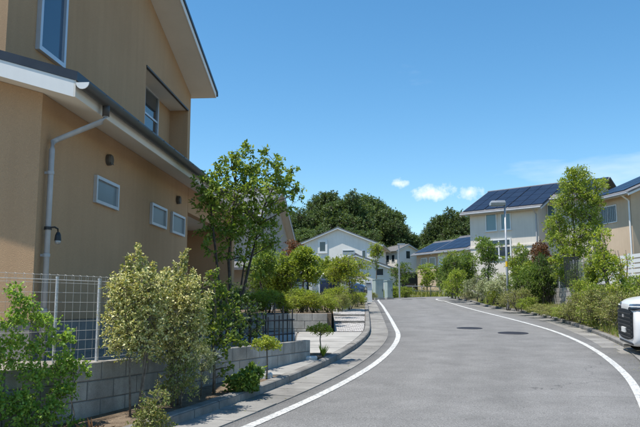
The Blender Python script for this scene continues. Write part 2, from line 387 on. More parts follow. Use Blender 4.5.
# ------------------------------------------------------------------ plan curves (x, y) of the road
def crv(pts, step=0.3):
    P = [Vector((p[0], p[1])) for p in pts]
    P = [P[0] * 2 - P[1]] + P + [P[-1] * 2 - P[-2]]
    out = []
    for i in range(1, len(P) - 2):
        a, b, c, d = P[i - 1:i + 3]
        n = max(2, int((c - b).length / step))
        for k in range(n):
            t = k / n
            out.append(0.5 * ((2 * b) + (c - a) * t + (2 * a - 5 * b + 4 * c - d) * t * t + (3 * b - a - 3 * c + d) * t ** 3))
    out.append(P[-2])
    return out
def smooth(c, it=6):
    c = [p.copy() for p in c]
    for _ in range(it):
        c = [c[0]] + [(c[i - 1] + 2 * c[i] + c[i + 1]) / 4 for i in range(1, len(c) - 1)] + [c[-1]]
    return c
def arc(c, step):
    """resample at equal steps; returns points"""
    out = [c[0]]; acc = 0.0
    for a, b in zip(c, c[1:]):
        l = (b - a).length
        while acc + l >= step:
            t = (step - acc) / l; a = a.lerp(b, t); out.append(a); l = (b - a).length; acc = 0.0
        acc += l
    return out
def offs(c, d):
    out = []
    for i, p in enumerate(c):
        t = (c[min(i + 1, len(c) - 1)] - c[max(i - 1, 0)]).normalized()
        out.append(p + Vector((-t.y, t.x)) * d)
    return out
def xat(c, y):
    for a, b in zip(c, c[1:]):
        if (a.y - y) * (b.y - y) <= 0 and a.y != b.y: return a.x + (b.x - a.x) * (y - a.y) / (b.y - a.y)
    return c[-1].x
def g2(px, py): p = gnd(px, py); return (p.x, p.y)
near_l = [(-13.5, -14), (-7.6, -5.5), (-4.0, 0.6), (-2.1, 4.5)]
left_px = [(258, 423), (300, 404.5), (330, 390.5), (351.7, 378.6), (372.8, 365.9), (385.4, 355.4), (394.9, 344.8), (398.5, 335), (394.9, 326.9), (389.7, 317.4), (383.3, 306.9)]
LL = smooth(crv(near_l + [g2(*p) for p in left_px] + [(3.85, 46.5), (5.0, 52.0), (8.2, 57.5), (13, 61), (20, 63)]), 10)
near_r = [(-9.0, -16), (-3.6, -8.0), (0.2, -0.5), (2.4, 4.8)]
right_px = [(640, 396.4), (625, 373.9), (602.5, 355.1), (580, 342), (550, 330), (512.5, 319.5), (475, 310.1), (448.7, 302.6)]
RL = smooth(crv(near_r + [g2(*p) for p in right_px] + [(7.75, 46.5), (8.6, 51.0), (10.8, 54.2), (15, 56.5), (20, 57.5)]), 10)
KL = smooth(offs(LL, 0.76), 8)              # face of the left kerb
kr_near = [(-7.9, -16.6), (-2.4, -8.7), (1.2, -1.2), (3.3, 4.2), (4.7, 9.0), (5.9, 13.2)]
KR = smooth(crv(kr_near + [g2(617.5, 343.9), g2(565, 323.3), g2(520, 312.3), g2(486, 306.8), (8.9, 42), (9.1, 47), (9.9, 50.5), (11.8, 52.8), (15.5, 54.6), (20, 55.4)]), 10)

def strip(name, A, B, za, zb, mat, kind='structure', n=260, ymin=-99, ymax=199):
    """sheet between two plan curves, za/zb above the terrain"""
    A = [p for p in A if ymin <= p.y <= ymax]; B = [p for p in B if ymin <= p.y <= ymax]
    def rs(c):
        d = [0]
        for a, b in zip(c, c[1:]): d.append(d[-1] + (b - a).length)
        out = []; j = 0
        for k in range(n + 1):
            s = d[-1] * k / n
            while j < len(c) - 2 and d[j + 1] < s: j += 1
            t = (s - d[j]) / max(1e-9, d[j + 1] - d[j]); out.append(c[j].lerp(c[j + 1], t))
        return out
    A, B = rs(A), rs(B)
    mb = MB()
    for a in A: mb.v.append((a.x, a.y, T(a.y) + za))
    for b in B: mb.v.append((b.x, b.y, T(b.y) + zb))
    m = n + 1
    for i in range(n): mb.f.append([i, m + i, m + i + 1, i + 1])
    o = mb.build(name, mat, fix=False)
    return tag(o, kind=kind)

# ground sheet to the horizon, a little under everything laid on it
mb = MB()
ys = [-3000, -400, -100, -40, 0, 20, 42, 60, 75, 110, 150, 200, 260, 420, 900, 3500]
xs = [-3000, -600, -150, -40, 0, 40, 150, 600, 3000]
for y in ys:
    for x in xs: mb.v.append((x, y, (T(y) if y > -100 else T(-100)) - 0.10))
for i in range(len(ys) - 1):
    for j in range(len(xs) - 1):
        a = i * len(xs) + j; mb.f.append([a, a + 1, a + len(xs) + 1, a + len(xs)])
tag(mb.build('ground', M['ground'], fix=False), kind='structure')

ro_ = strip('road', offs(LL, 0.27), KR, 0, 0, M['road'])
uvl = ro_.data.uv_layers.new(name='along'); nv_ = len(ro_.data.vertices) // 2
for lp_ in ro_.data.loops: uvl.data[lp_.index].uv = (0.0 if lp_.vertex_index < nv_ else 1.0, (lp_.vertex_index % nv_) * .3)
strip('road_marking', offs(LL, 0.06), offs(LL, -0.06), 0.006, 0.006, M['paint'], n=420, ymin=-14, ymax=49)
strip('road_marking', offs(RL, 0.06), offs(RL, -0.06), 0.006, 0.006, M['paint'], n=420, ymin=-14)
# asphalt apron where the white car comes out
mb = MB()
ap = [Vector((xat(KR, y) - 0.03, y)) for y in (1.0, 3, 5, 7, 9, 11, 13, 15.0)]
mb.poly([(p.x, p.y, T(p.y) - 0.004) for p in ap] + [(19, 19.0, T(19.0) - 0.004), (19, 1, T(1) - 0.004)])
tag(mb.build('driveway', M['asphalt'], fix=False), kind='structure')

# kerbs and gutters made of single stones
def stones(name, stone, c, w0, w1, z0, z1, mat, bedmat, ymin, ymax, L=0.6, gap=0.012, chamfer=0.0, parent=None):
    c = [p for p in arc(c, 0.05) if ymin <= p.y <= ymax]
    bed = MB(); k = int(L / 0.05)
    lw = offs(c, w0); rw = offs(c, w1)
    for i in range(0, len(c) - 1, 4):
        j = min(i + 4, len(c) - 1)
        bed.poly([(lw[i].x, lw[i].y, T(c[i].y) + z1 - 0.012), (lw[j].x, lw[j].y, T(c[j].y) + z1 - 0.012), (rw[j].x, rw[j].y, T(c[j].y) + z1 - 0.012), (rw[i].x, rw[i].y, T(c[i].y) + z1 - 0.012)])
    bo = tag(bed.build(name, bedmat, fix=False), kind='structure')
    for i in range(0, len(c) - k, k):
        a, b = c[i], c[i + k]; t = (b - a).normalized(); nrm = Vector((-t.y, t.x))
        a2 = a + t * gap / 2; b2 = b - t * gap / 2; dz = random.uniform(-0.004, 0.004)
        def sec(p, y):
            h = T(y) + dz; q0 = p + nrm * w0; q1 = p + nrm * w1; r = []
            r.append((q0.x, q0.y, h + z0)); r.append((q1.x, q1.y, h + z0))
            if chamfer:
                r.append((q1.x, q1.y, h + z1 - chamfer)); q = p + nrm * (w1 + (chamfer if w1 < w0 else -chamfer)); r.append((q.x, q.y, h + z1))
            else: r.append((q1.x, q1.y, h + z1))
            r.append((q0.x, q0.y, h + z1)); return r
        m = MB(); A, B = sec(a2, a.y), sec(b2, b.y); n = len(A)
        m.v += A + B; m.f.append(list(range(n))[::-1]); m.f.append(list(range(n, 2 * n)))
        for q in range(n): m.f.append([q, (q + 1) % n, n + (q + 1) % n, n + q])
        m.build(stone, mat, bo)
    return bo
stones('kerb', 'kerb_stone', KL, 0.15, 0.0, -0.12, 0.11, M['kerb'], M['mortar'], 4.0, 46.5, chamfer=0.02)
stones('gutter', 'gutter_stone', KL, 0.0, -0.50, -0.12, 0.006, M['gutter'], M['mortar'], 4.0, 47.5)
stones('kerb', 'kerb_stone', KR, -0.14, 0.0, -0.12, 0.09, M['kerb'], M['mortar'], 15.6, 49.0, chamfer=0.02)
stones('kerb', 'kerb_stone', KR, -0.14, 0.0, -0.12, 0.03, M['kerb'], M['mortar'], 11.4, 15.6)
stones('gutter', 'gutter_stone', KR, 0.002, 0.46, -0.12, 0.006, M['gutter'], M['mortar'], 14.4, 49.0)

# inspection covers
def manhole(px, py, r, label):
    g = gnd(px, py); t = thing('manhole_cover', (g.x, g.y, T(g.y)), label, 'manhole cover')
    def ring(rad, h, n=28):
        return [(g.x + rad * math.cos(2 * math.pi * k / n), g.y + rad * math.sin(2 * math.pi * k / n), T(g.y + rad * math.sin(2 * math.pi * k / n)) + h) for k in range(n)]
    m = MB(); m.quads(ring(r + 0.05, 0.004), ring(r + 0.045, 0.012)); m.quads(ring(r + 0.045, 0.012), ring(r, 0.012)); m.quads(ring(r, 0.012), ring(r, 0.004)); m.build('rim', M['iron'], t, fix=False)
    m = MB(); m.poly(ring(r - 0.008, 0.008)); m.build('cover', M['iron'], t, fix=False)
    m = MB()
    nb = int(2 * r / 0.075)
    for i in range(nb):
        for j in range(nb):
            x = -r + (i + 0.5) * 0.075; y = -r + (j + 0.5) * 0.075
            if math.hypot(x, y) < r - 0.07 and (i + j) % 2 == 0:
                s = 0.022; z = T(g.y + y) + 0.0085
                m.poly([(g.x + x - s, g.y + y - s, z + .006), (g.x + x + s, g.y + y - s, z + .006), (g.x + x + s, g.y + y + s, z + .006), (g.x + x - s, g.y + y + s, z + .006)])
    tag(m.build('stud', M['iron'], t, fix=False), kind='stuff')
manhole(469.5, 328.3, 0.33, 'round iron manhole cover in mid road, farther of the close pair')
manhole(513, 333.2, 0.36, 'round iron manhole cover closer to the right hand white line')
manhole(407, 299.4, 0.33, 'small dark manhole cover at the far bend of the road')
manhole(421, 298.4, 0.33, 'small dark manhole cover at the far bend beside the right kerb')

# ------------------------------------------------------------------ left side: bed, block wall, lots
WALL = smooth(crv([(-6.6, 1.5), (-4.6, 4.4), (-3.25, 6.5), (-2.55, 7.6), (-1.82, 9.3), (-1.12, 10.9), (-0.17, 12.9)]), 6)
WTOP = 1.0
strip('planting_bed', offs(WALL, -0.02), [p for p in offs(KL, 0.14)], 0.085, 0.085, M['soil'], n=60, ymin=1.6, ymax=12.9)
def lot(name, poly, ztop, mat, depth=1.2):
    m = MB(); m.prism([(x, y, z - depth) for (x, y), z in zip(poly, ztop)], (0, 0, depth))
    return tag(m.build(name, mat), kind='structure')
wb = offs(WALL, 0.10)
lp = [(p.x, p.y) for p in wb[::4]] + [(wb[-1].x, wb[-1].y), (-3.0, 13.6), (-3.0, 18.3), (-26, 20), (-26, 1.5)]
lot('yard', lp, [WTOP - 0.03] * len(lp), M['gravel'])
# shared block shape, chamfered all round the face
def block_mesh(l, h, d, c=0.006):
    def rect(x, z, y): return [(-x, y, -z), (x, y, -z), (x, y, z), (-x, y, z)]
    a, b = l / 2, h / 2
    v = rect(a - c, b - c, -d / 2) + rect(a, b, -d / 2 + c) + rect(a, b, d / 2 - c) + rect(a - c, b - c, d / 2)
    f = [[3, 2, 1, 0][::-1], [12, 13, 14, 15][::-1]]
    for k in range(3):
        for i in range(4):
            j = (i + 1) % 4; f.append([4 * k + i, 4 * k + j, 4 * k + 4 + j, 4 * k + 4 + i])
    m = bpy.data.meshes.new('block'); m.from_pydata(v, [], f)
    import bmesh
    bm = bmesh.new(); bm.from_mesh(m); bmesh.ops.recalc_face_normals(bm, faces=bm.faces); bm.to_mesh(m); bm.free()
    m.materials.append(M['block']); return m
BLOCK = block_mesh(0.388, 0.188, 0.12); HALF = block_mesh(0.188, 0.188, 0.12)
def block_wall(name, path, ztop, courses, label, stagger=True, base=None, slope_follow=False):
    """courses of single blocks laid along a plan path; the core is the mortar"""
    p0 = path[0]; t = thing(name, (p0.x, p0.y, (base if base is not None else ztop - courses * 0.2)), label, 'wall')
    pts = arc(path, 0.2)
    core = MB(); L_, R_ = offs(pts, 0.052), offs(pts, -0.052)
    for i in range(len(pts) - 1):
        za = ztop - 0.006
        zlo = ztop - courses * 0.2
        core.prism([(L_[i].x, L_[i].y, zlo), (L_[i + 1].x, L_[i + 1].y, zlo), (R_[i + 1].x, R_[i + 1].y, zlo), (R_[i].x, R_[i].y, zlo)], (0, 0, za - zlo))
    core.build('mortar_core', M['mortar'], t)
    n = 0
    for r in range(courses):
        z = ztop - 0.1 - 0.2 * r
        i = (1 if (stagger and r % 2) else 0)
        if i: spans = [(0, 1)]
        else: spans = []
        while i + 2 < len(pts): spans.append((i, i + 2)); i += 2
        if i + 1 < len(pts): spans.append((i, i + 1))
        for (a, b) in spans:
            A, B = pts[a], pts[b]
            if z + 0.1 < T(min(A.y, B.y)) - 0.02: continue
            o = bpy.data.objects.new('block', BLOCK if b - a == 2 else HALF); COL.objects.link(o); o.parent = t
            mid = (A + B) / 2; d = B - A
            o.location = Vector((mid.x, mid.y, z)) - t.location + Vector((0, 0, random.uniform(-.001, .001)))
            o.rotation_euler = (random.uniform(-.004, .004), 0, math.atan2(d.y, d.x) + random.uniform(-.006, .006)); n += 1
    return t
block_wall('block_wall', WALL, WTOP, 5, 'grey concrete block retaining wall under the wire mesh fence', base=0.1)
# second retaining wall, across the driveway
Y2 = 18.75
W2 = [Vector((-5.4, Y2 - 0.35)), Vector((0.38, Y2))]
block_wall('block_wall', W2, 1.41, 4, 'low pale block wall under the yellow-green hedge, across the driveway', base=0.75)
W2b = [Vector((0.33, Y2 + 0.10)), Vector((0.9, 27.0))]
def lot2z(y):
    if y < 30: return 1.40 + (y - Y2) * (T(30) + 0.12 - 1.40) / (30 - Y2)
    return T(y) + 0.12
rows2 = [(0.30, Y2 + 0.07), (0.38, 23.0), (0.5, 30.0), (1.3, 33.0), (2.0, 41.0), (2.2, 42.0), (2.9, 50.0)]
m = MB()
for x, y in rows2:
    ly_ = y - 1.6 if y < 20 else y
    m.v += [(x, y, lot2z(y)), (-26, ly_, lot2z(y)), (x, y, T(y) - .4), (-26, ly_, T(y) - .4)]
for i in range(len(rows2) - 1):
    a_, b_ = 4 * i, 4 * i + 4; m.f += [[a_, b_, b_ + 1, a_ + 1], [a_, a_ + 2, b_ + 2, b_]]
m.f += [[0, 1, 3, 2]]
tag(m.build('yard', M['soil'], fix=False), kind='structure')
# the driveway of pale concrete between the two walls, following the slope
kin = offs(KL, 0.15)
drive = [Vector((xat(kin, y), y)) for y in np.linspace(13.35, Y2 - 0.1, 14)]
m = MB(); m.poly([(p.x, p.y, T(p.y) + 0.075) for p in drive] + [(-3.1, Y2 - 0.25, T(Y2 - 0.25) + 0.075), (-3.1, 13.35, T(13.35) + 0.075)])
dw = tag(m.build('driveway', M['gravel'], fix=False), kind='structure')
yb = np.linspace(13.37, Y2 - .12, 5)
for i in range(4):
    ya_, yb_ = yb[i] + .025, yb[i + 1] - .025
    m = MB(); yy_ = np.linspace(ya_, yb_, 5); ring = [(xat(kin, y) - .02, y) for y in yy_] + [(-.55, yb_), (-.55, ya_)]
    m.prism([(x, y, T(y) + .04) for x, y in ring], (0, 0, .06)); m.build('slab', M['pale_concrete'], dw)
    m = MB(); m.prism([(x, y, T(y) + .04) for x, y in ((-.60, ya_), (-.60, yb_), (-3.0, yb_), (-3.0, ya_))], (0, 0, .06)); m.build('slab', M['pale_concrete'], dw)
# paved pad in the bed between two white edging stones
def bed_quad(name, ya, yb, mat, h, kind='structure', inset=0.0):
    m = MB(); ring = [(xat(kin, y), y) for y in np.linspace(ya, yb, 6)] + [(xat(offs(WALL, -0.062), y) + inset, y) for y in np.linspace(yb, ya, 6)]
    m.prism([(x, y, T(y) - 0.05) for x, y in ring], (0, 0, 0.05 + h)); return tag(m.build(name, mat), kind=kind)
bed_quad('paved_pad', 10.75, 12.55, M['concrete'], 0.105)
m = MB(); ring = [(xat(kin, y), y) for y in np.linspace(12.8, 13.55, 4)] + [(-0.35, 13.55), (-0.12, 12.8)]
m.prism([(x, y, T(y)) for x, y in ring], (0, 0, .118)); tag(m.build('planting_bed', M['soil']), kind='structure')
def edging(ya, yb, x0, x1, label):
    y = (ya + yb) / 2; t = thing('edging_stone', (x0, y, T(y)), label, 'edging stone')
    k = 3
    for i in range(k):
        a = x0 + (x1 - x0) * i / k + 0.006; b = x0 + (x1 - x0) * (i + 1) / k - 0.006; s = 0.02; h0 = T(y) + 0.04; h1 = T(y) + 0.155 + random.uniform(-.012, .012)
        m = MB(); A = [(a, ya, h0), (b, ya, h0), (b, yb, h0), (a, yb, h0)]; B = [(a, ya, h1 - s), (b, ya, h1 - s), (b, yb, h1 - s), (a, yb, h1 - s)]; C = [(a + s, ya + s, h1), (b - s, ya + s, h1), (b - s, yb - s, h1), (a + s, yb - s, h1)]
        m.quads(A, B); m.quads(B, C); m.poly(C); m.poly(A[::-1]); m.build('stone', M['white_stone'], t)
edging(10.42, 10.62, xat(kin, 10.42) - 0.62, xat(kin, 10.42) - 0.02, 'rough white edging stones beside the topiary near the saplings')
edging(12.58, 12.76, xat(kin, 12.58) - 0.66, xat(kin, 12.58) - 0.02, 'rough white edging stones at the corner of the grey block wall')
# permeable pavers beside the kerb
mb = MB(); yy = Y2 + 0.12; row = 0
while yy < 31:
    x0 = 0.36 + (yy - Y2) * 0.014 + 0.03; x1 = xat(kin, yy) - 0.01; x = x0 - (0.06 if row % 2 else 0)
    while x < x1 - 0.02:
        xa, xb = max(x, x0), min(x + 0.118, x1); dz = T(yy) + 0.10 + random.uniform(-.006, .006)
        mb.prism([(xa + .007, yy + .007, dz - .04), (xb - .007, yy + .007, dz - .04), (xb - .007, yy + .173, dz - .04 + .0077), (xa + .007, yy + .173, dz - .04 + .0077)], (0, 0, 0.045)); x += 0.12
    yy += 0.18; row += 1
pv = MB(); pr = [(0.37, Y2 + 0.1), (0.37 + (31 - Y2) * 0.014, 31)]
pv.poly([(0.37, Y2 + 0.1, T(Y2) + 0.08), (xat(kin, Y2 + 0.1), Y2 + 0.1, T(Y2) + 0.08), (xat(kin, 25), 25, T(25) + 0.08), (xat(kin, 31), 31, T(31) + 0.08), (0.54, 31, T(31) + 0.08)])
po = tag(pv.build('pavement', M['soil'], fix=False), kind='structure')
tag(mb.build('paver', M['paver'], po), kind='stuff')
for yq in (22.0, 25.6):
    m = MB(); xa = 0.40 + (yq - Y2) * 0.014; xb = xat(kin, yq) - 0.02
    m.prism([(xa, yq, T(yq) + .05), (xb, yq, T(yq) + .05), (xb, yq + .13, T(yq) + .05), (xa, yq + .13, T(yq) + .05)], (0, 0, 0.12)); m.build('step_edge', M['kerb'], po)
strip('verge', offs(KL, 1.4), offs(KL, 0.15), 0.11, 0.10, M['ground'], n=50, ymin=31.0, ymax=60)

# wire mesh fence on the block wall
fz0, fz1 = WTOP, 1.92
fpath = arc([p for p in WALL if p.y < 9.9], 0.05)
t = thing('mesh_fence', (fpath[0].x, fpath[0].y, WTOP), 'galvanised wire mesh fence standing on the grey block wall', 'fence')
m = MB()
for i, p in enumerate(fpath):
    if i % 2 == 0: m.tube([(p.x, p.y, fz0 + 0.04), (p.x, p.y, fz1 - 0.05)], 0.0014, 4, False)
off2 = offs(fpath, 0.03)
for i in range(2, len(fpath) - 2, 2):     # bent-over top rim of the panel
    p, q = fpath[i], off2[i]; m.tube([(p.x, p.y, fz1 - 0.05), (p.x, p.y, fz1), (q.x, q.y, fz1 + 0.012), (q.x, q.y, fz1 - 0.045)], 0.0014, 4, False)
for z in [fz0 + 0.04 + 0.1 * k for k in range(9)] + [fz1 - 0.05, fz1]:
    m.tube([(p.x, p.y, z) for p in fpath[::6]], 0.0018, 4, False)
m.tube([(p.x, p.y, fz1 - 0.045) for p in off2[::6]], 0.0016, 4, False)
tag(m.build('wire_panel', M['wire'], t, fix=False), kind='stuff')
def fi(px): return min(range(len(fpath)), key=lambda i: abs(CX + FPX * fpath[i].x / max(.1, fpath[i].y) - px) if fpath[i].y > 1 else 1e9)
for i, r in ((6, 0.02), (30, 0.02), (54, 0.02), (fi(-10), 0.015), (fi(59), 0.013), (fi(102), 0.019), (fi(140), 0.02), (fi(175), 0.02)):
    if i < len(fpath):
        p = offs(fpath, 0.025)[i]; m = MB(); m.tube([(p.x, p.y, fz0 - 0.05), (p.x, p.y, fz1 - 0.03)], r, 10); m.tube([(p.x, p.y, fz1 - 0.03), (p.x, p.y, fz1 - 0.015)], r * 1.15, 10); m.build('post', M['post'], t)

# black bar trellis on the end of the wall
wp = arc([p for p in WALL if p.y > 11.0], 0.02)
t = thing('bar_fence', (wp[0].x, wp[0].y, WTOP), 'black iron bar fence on the end of the grey block wall', 'fence')
inn = offs(wp, 0.12); inn2 = offs(wp, 0.42)
for k, (f, h, src) in enumerate([(0.02, .46, 0), (0.12, .40, 0), (0.22, .50, 0), (0.31, .42, 0), (0.42, .58, 0), (0.50, .44, 0), (0.58, .60, 0), (0.66, .46, 0), (0.75, .55, 0), (0.10, .62, 1), (0.26, .56, 1), (0.38, .66, 1), (0.54, .58, 1), (0.70, .66, 1)]):
    p = (inn2 if src else inn)[int(f * (len(wp) - 1))]; s = 0.011
    m = MB(); m.prism([(p.x - s, p.y - s, WTOP - .05), (p.x + s, p.y - s, WTOP - .05), (p.x + s, p.y + s, WTOP - .05), (p.x - s, p.y + s, WTOP - .05)], (0, 0, h + .05)); m.build('bar', M['black'], t)
for z, c in ((0.12, inn), (0.36, inn), (0.16, inn2), (0.46, inn2)):
    m = MB(); a, b = c[0], c[int(0.8 * (len(c) - 1))]; m.tube([(a.x, a.y, WTOP + z), (b.x, b.y, WTOP + z)], 0.012, 4); m.build('rail', M['black'], t)

# ------------------------------------------------------------------ windows
def bar(mb, pf, a0, a1, z0, z1, d0, d1):
    A = [pf(a0, z0, d0), pf(a1, z0, d0), pf(a1, z1, d0), pf(a0, z1, d0)]; B = [pf(a0, z0, d1), pf(a1, z0, d1), pf(a1, z1, d1), pf(a0, z1, d1)]
    mb.quads(A, B); mb.poly(A[::-1]); mb.poly(B)
def window(pf, a0, a1, z0, z1, parent, gm=None, fm=None, fw=0.05, mull=(), sill=False, depth=0.05, name='window', transom=()):
    """pf(a, z, d): point a along the wall, height z, d proud of it"""
    if a1 < a0: a0, a1 = a1, a0
    fm = fm or M['alu']; gm = gm or M['glass']
    m = MB(); bar(m, pf, a0, a1, z0, z0 + fw, -.02, depth); bar(m, pf, a0, a1, z1 - fw, z1, -.02, depth)
    bar(m, pf, a0, a0 + fw, z0 + fw, z1 - fw, -.02, depth); bar(m, pf, a1 - fw, a1, z0 + fw, z1 - fw, -.02, depth)
    for f in mull: c = a0 + (a1 - a0) * f; bar(m, pf, c - fw * .5, c + fw * .5, z0 + fw, z1 - fw, -.02, depth * .8)
    for f in transom: c = z0 + (z1 - z0) * f; bar(m, pf, a0 + fw, a1 - fw, c - fw * .4, c + fw * .4, -.02, depth * .75)
    fo = m.build(name, fm, parent)
    g = MB(); bar(g, pf, a0 + fw * .9, a1 - fw * .9, z0 + fw * .9, z1 - fw * .9, -.015, depth * .35); g.build('pane', gm, fo)
    if sill:
        s = MB(); bar(s, pf, a0 - .04, a1 + .04, z0 - .035, z0, -.02, depth + .05); s.build('sill', fm, fo)
    return fo

# ------------------------------------------------------------------ the near tan house
hv = ray(372, 306); HA = Frame(-3.95, 0, 0, math.atan2(hv.y, hv.x))
uc, zs = HA.pix(43, 93, 0); uf = HA.pix(187, 240, 0)[0]
UE = 20.2; SLP = 0.3; W1 = 1.0
ue, ze = HA.pix(191, 95.5, W1)
H = thing('tan_house', HA.p(uc, 0, 1.0), 'large tan stucco house with dark metal roof and small white windows', 'house')
FT = 1.43
def low_top(w): return zs + SLP * w - 0.004
m = MB(); HA.prof_u(m, [(0, FT), (4.4, FT), (4.4, low_top(4.4)), (0, low_top(0))], uc, 9.2)
HA.prof_u(m, [(0, FT), (1.5, FT), (1.5, low_top(1.5)), (0, low_top(0))], 9.2, uf)
HA.prof_u(m, [(1.3, FT), (4.0, FT), (4.0, 3.6), (1.3, low_top(1.3))], uf, 19.85)        # back wall of the porch
HA.prof_u(m, [(0, FT - .3), (4.0, FT - .3), (4.0, low_top(1.2)), (0, low_top(0))], 19.85, UE)   # far end wall of the porch
m.build('lower_wall', M['tan'], H)
m = MB(); HA.box(m, uc + .02, UE - .02, 0.02, 6, 0.85, FT + .001); HA.box(m, uf + .1, 19.8, -.3, 1.4, 0.85, 1.2); m.build('foundation', M['slate'], H)
# flat pale ceiling of the porch
m = MB(); HA.box(m, uf + .002, 19.84, 0.01, 1.29, zs - .42, zs - .36); m.build('porch_ceiling', M['soffit'], H)
m = MB(); HA.box(m, uf + .002, 19.848, -.004, .16, zs - .55, zs - .005); m.build('porch_beam', M['tan'], H)
# lower roof: soffit, metal, fascias, gutter
OV, U0 = 0.55, uc - 0.36
def und(w): return zs + SLP * w
for nm, mt, d0, d1, wa in (('soffit', 'soffit', 0.0, 0.03, -OV), ('lower_roof', 'dark_metal', 0.19, 0.30, -OV - .04)):
    m = MB()
    HA.prof_u(m, [(wa, und(wa) + d0), (4.6, und(4.6) + d0), (4.6, und(4.6) + d1), (wa, und(wa) + d1)], U0 + (0 if nm == 'soffit' else -.03), 9.15)
    HA.prof_u(m, [(wa, und(wa) + d0), (W1 + .02, und(W1 + .02) + d0), (W1 + .02, und(W1 + .02) + d1), (wa, und(wa) + d1)], 9.15, UE + .25)
    m.build(nm, M[mt], H)
m = MB(); HA.prof_u(m, [(-OV, und(-OV) - .01), (4.6, und(4.6) - .01), (4.6, und(4.6) + .187), (-OV, und(-OV) + .187)], U0 - .022, U0 - .001); m.build('fascia', M['white_trim'], H)
m = MB(); HA.prof_u(m, [(-OV - .022, und(-OV) - .01), (-OV - .001, und(-OV) - .01), (-OV - .001, und(-OV) + .187), (-OV - .022, und(-OV) + .187)], U0 - .022, UE + .25); m.build('eave_board', M['soffit'], H)
# standing seams on the lower roof, at roof panels' joints
# half-round gutter with end cap
m = MB(); gw, gz, gr = -OV - .105, und(-OV) + .155, 0.078
ang = [math.pi + math.pi * k / 8 for k in range(9)]
ra = [HA.p(U0 - .02, gw + gr * math.cos(a), gz + gr * math.sin(a)) for a in ang]; rb = [HA.p(UE + .25, gw + gr * math.cos(a), gz + gr * math.sin(a)) for a in ang]
ra2 = [HA.p(U0 - .02, gw + (gr - .006) * math.cos(a), gz + (gr - .006) * math.sin(a)) for a in ang]; rb2 = [HA.p(UE + .25, gw + (gr - .006) * math.cos(a), gz + (gr - .006) * math.sin(a)) for a in ang]
m.quads(ra, rb, False); m.quads(ra2, rb2, False)
go = m.build('gutter', M['gutter_metal'], H, smooth=True)
m = MB(); m.poly(ra); m.poly([p - HA.u * .012 for p in ra]); m.quads(ra, [p - HA.u * .012 for p in ra], False); m.build('end_cap', M['white_trim'], go)
k = U0 + .5
while k < UE:
    m = MB(); HA.box(m, k - .012, k + .012, gw - gr - .006, -OV - .02, gz + .002, gz + .012); m.build('bracket', M['gutter_metal'], go); k += 0.6
# downpipe
q = lambda u, w, z: HA.p(u, w, z)
ud, zd = HA.pix(106, 112, gw); uw, zw = HA.pix(52.5, 139, -0.075)
p0 = q(ud, gw, gz - .03); p1 = q(ud, gw, gz - .20); p2 = q(ud - .05, gw + .03, gz - .28); p3 = q(uw + .12, -.10, zw + .03); p4 = q(uw + .02, -.075, zw - .03); p5 = q(uw, -.075, zw - .13); p6 = q(uw, -.075, 0.9)
m = MB(); m.tube([p0, p1, p2, p3, p4, p5, p6], 0.034, 12); dp = m.build('downpipe', M['pipe'], H, smooth=True)
m = MB(); m.tube([p0 + Vector((0, 0, .0)), p1], 0.045, 12); m.build('outlet', M['gutter_metal'], dp, smooth=True)
for z in (3.2, 2.2, 1.55):
    m = MB(); m.tube([q(uw, -.075, z - .02), q(uw, -.075, z + .02)], 0.041, 12); HA.box(m, uw - .01, uw + .01, -.05, .01, z - .015, z + .015); m.build('pipe_clip', M['pipe'], dp)
# clamp spotlight on the downpipe
sl = HA.pix(53, 229, -.1)[1]
m = MB(); m.tube([q(uw, -.075, sl - .018), q(uw, -.075, sl + .018)], 0.045, 12); m.tube([q(uw, -.115, sl + .01), q(uw + .02, -.15, sl + .015), q(uw + .07, -.165, sl), q(uw + .085, -.165, sl - .05)], 0.011, 6)
m.tube([q(uw + .085, -.165, sl - .04), q(uw + .085, -.165, sl - .075), q(uw + .085, -.165, sl - .14)], [.02, .034, .042], 12); wl = m.build('spotlight', M['black'], H)
m = MB(); c = q(uw + .085, -.165, sl - .135); m.tube([c + Vector((0, 0, .01)), c - Vector((0, 0, .025)), c - Vector((0, 0, .045)), c - Vector((0, 0, .052))], [.036, .036, .026, .01], 12); m.build('bulb', M['lamp_metal'], wl, smooth=True)
pf0 = lambda a, z, d: HA.p(a, -d, z)
for TL, BL, TR in (((94.05, 174.8), (93.1, 202.2), (116.8, 185)), ((150.1, 202.4), (150.1, 224.3), (165, 209.5)), ((170.6, 211.5), (170.2, 232.5), (183.2, 217.6))):
    a0, z1 = HA.pix(*TL, 0); z0 = HA.pix(*BL, 0)[1]; a1 = HA.pix(*TR, 0)[0]
    window(pf0, a0, a1, z0, z1, H, M['frost'], fw=0.045, depth=0.05)
for px, py in ((107.5, 160), (177, 200)):
    a, z = HA.pix(px, py, 0); m = MB()
    m.tube([q(a, .01, z), q(a, -.05, z), q(a, -.075, z)], [.085, .085, .07], 20); v = m.build('round_vent', M['vent'], H)
    m = MB(); HA.box(m, a - .06, a + .06, -.079, -.073, z - .07, z - .055); m.build('vent_lip', M['gutter_metal'], v)
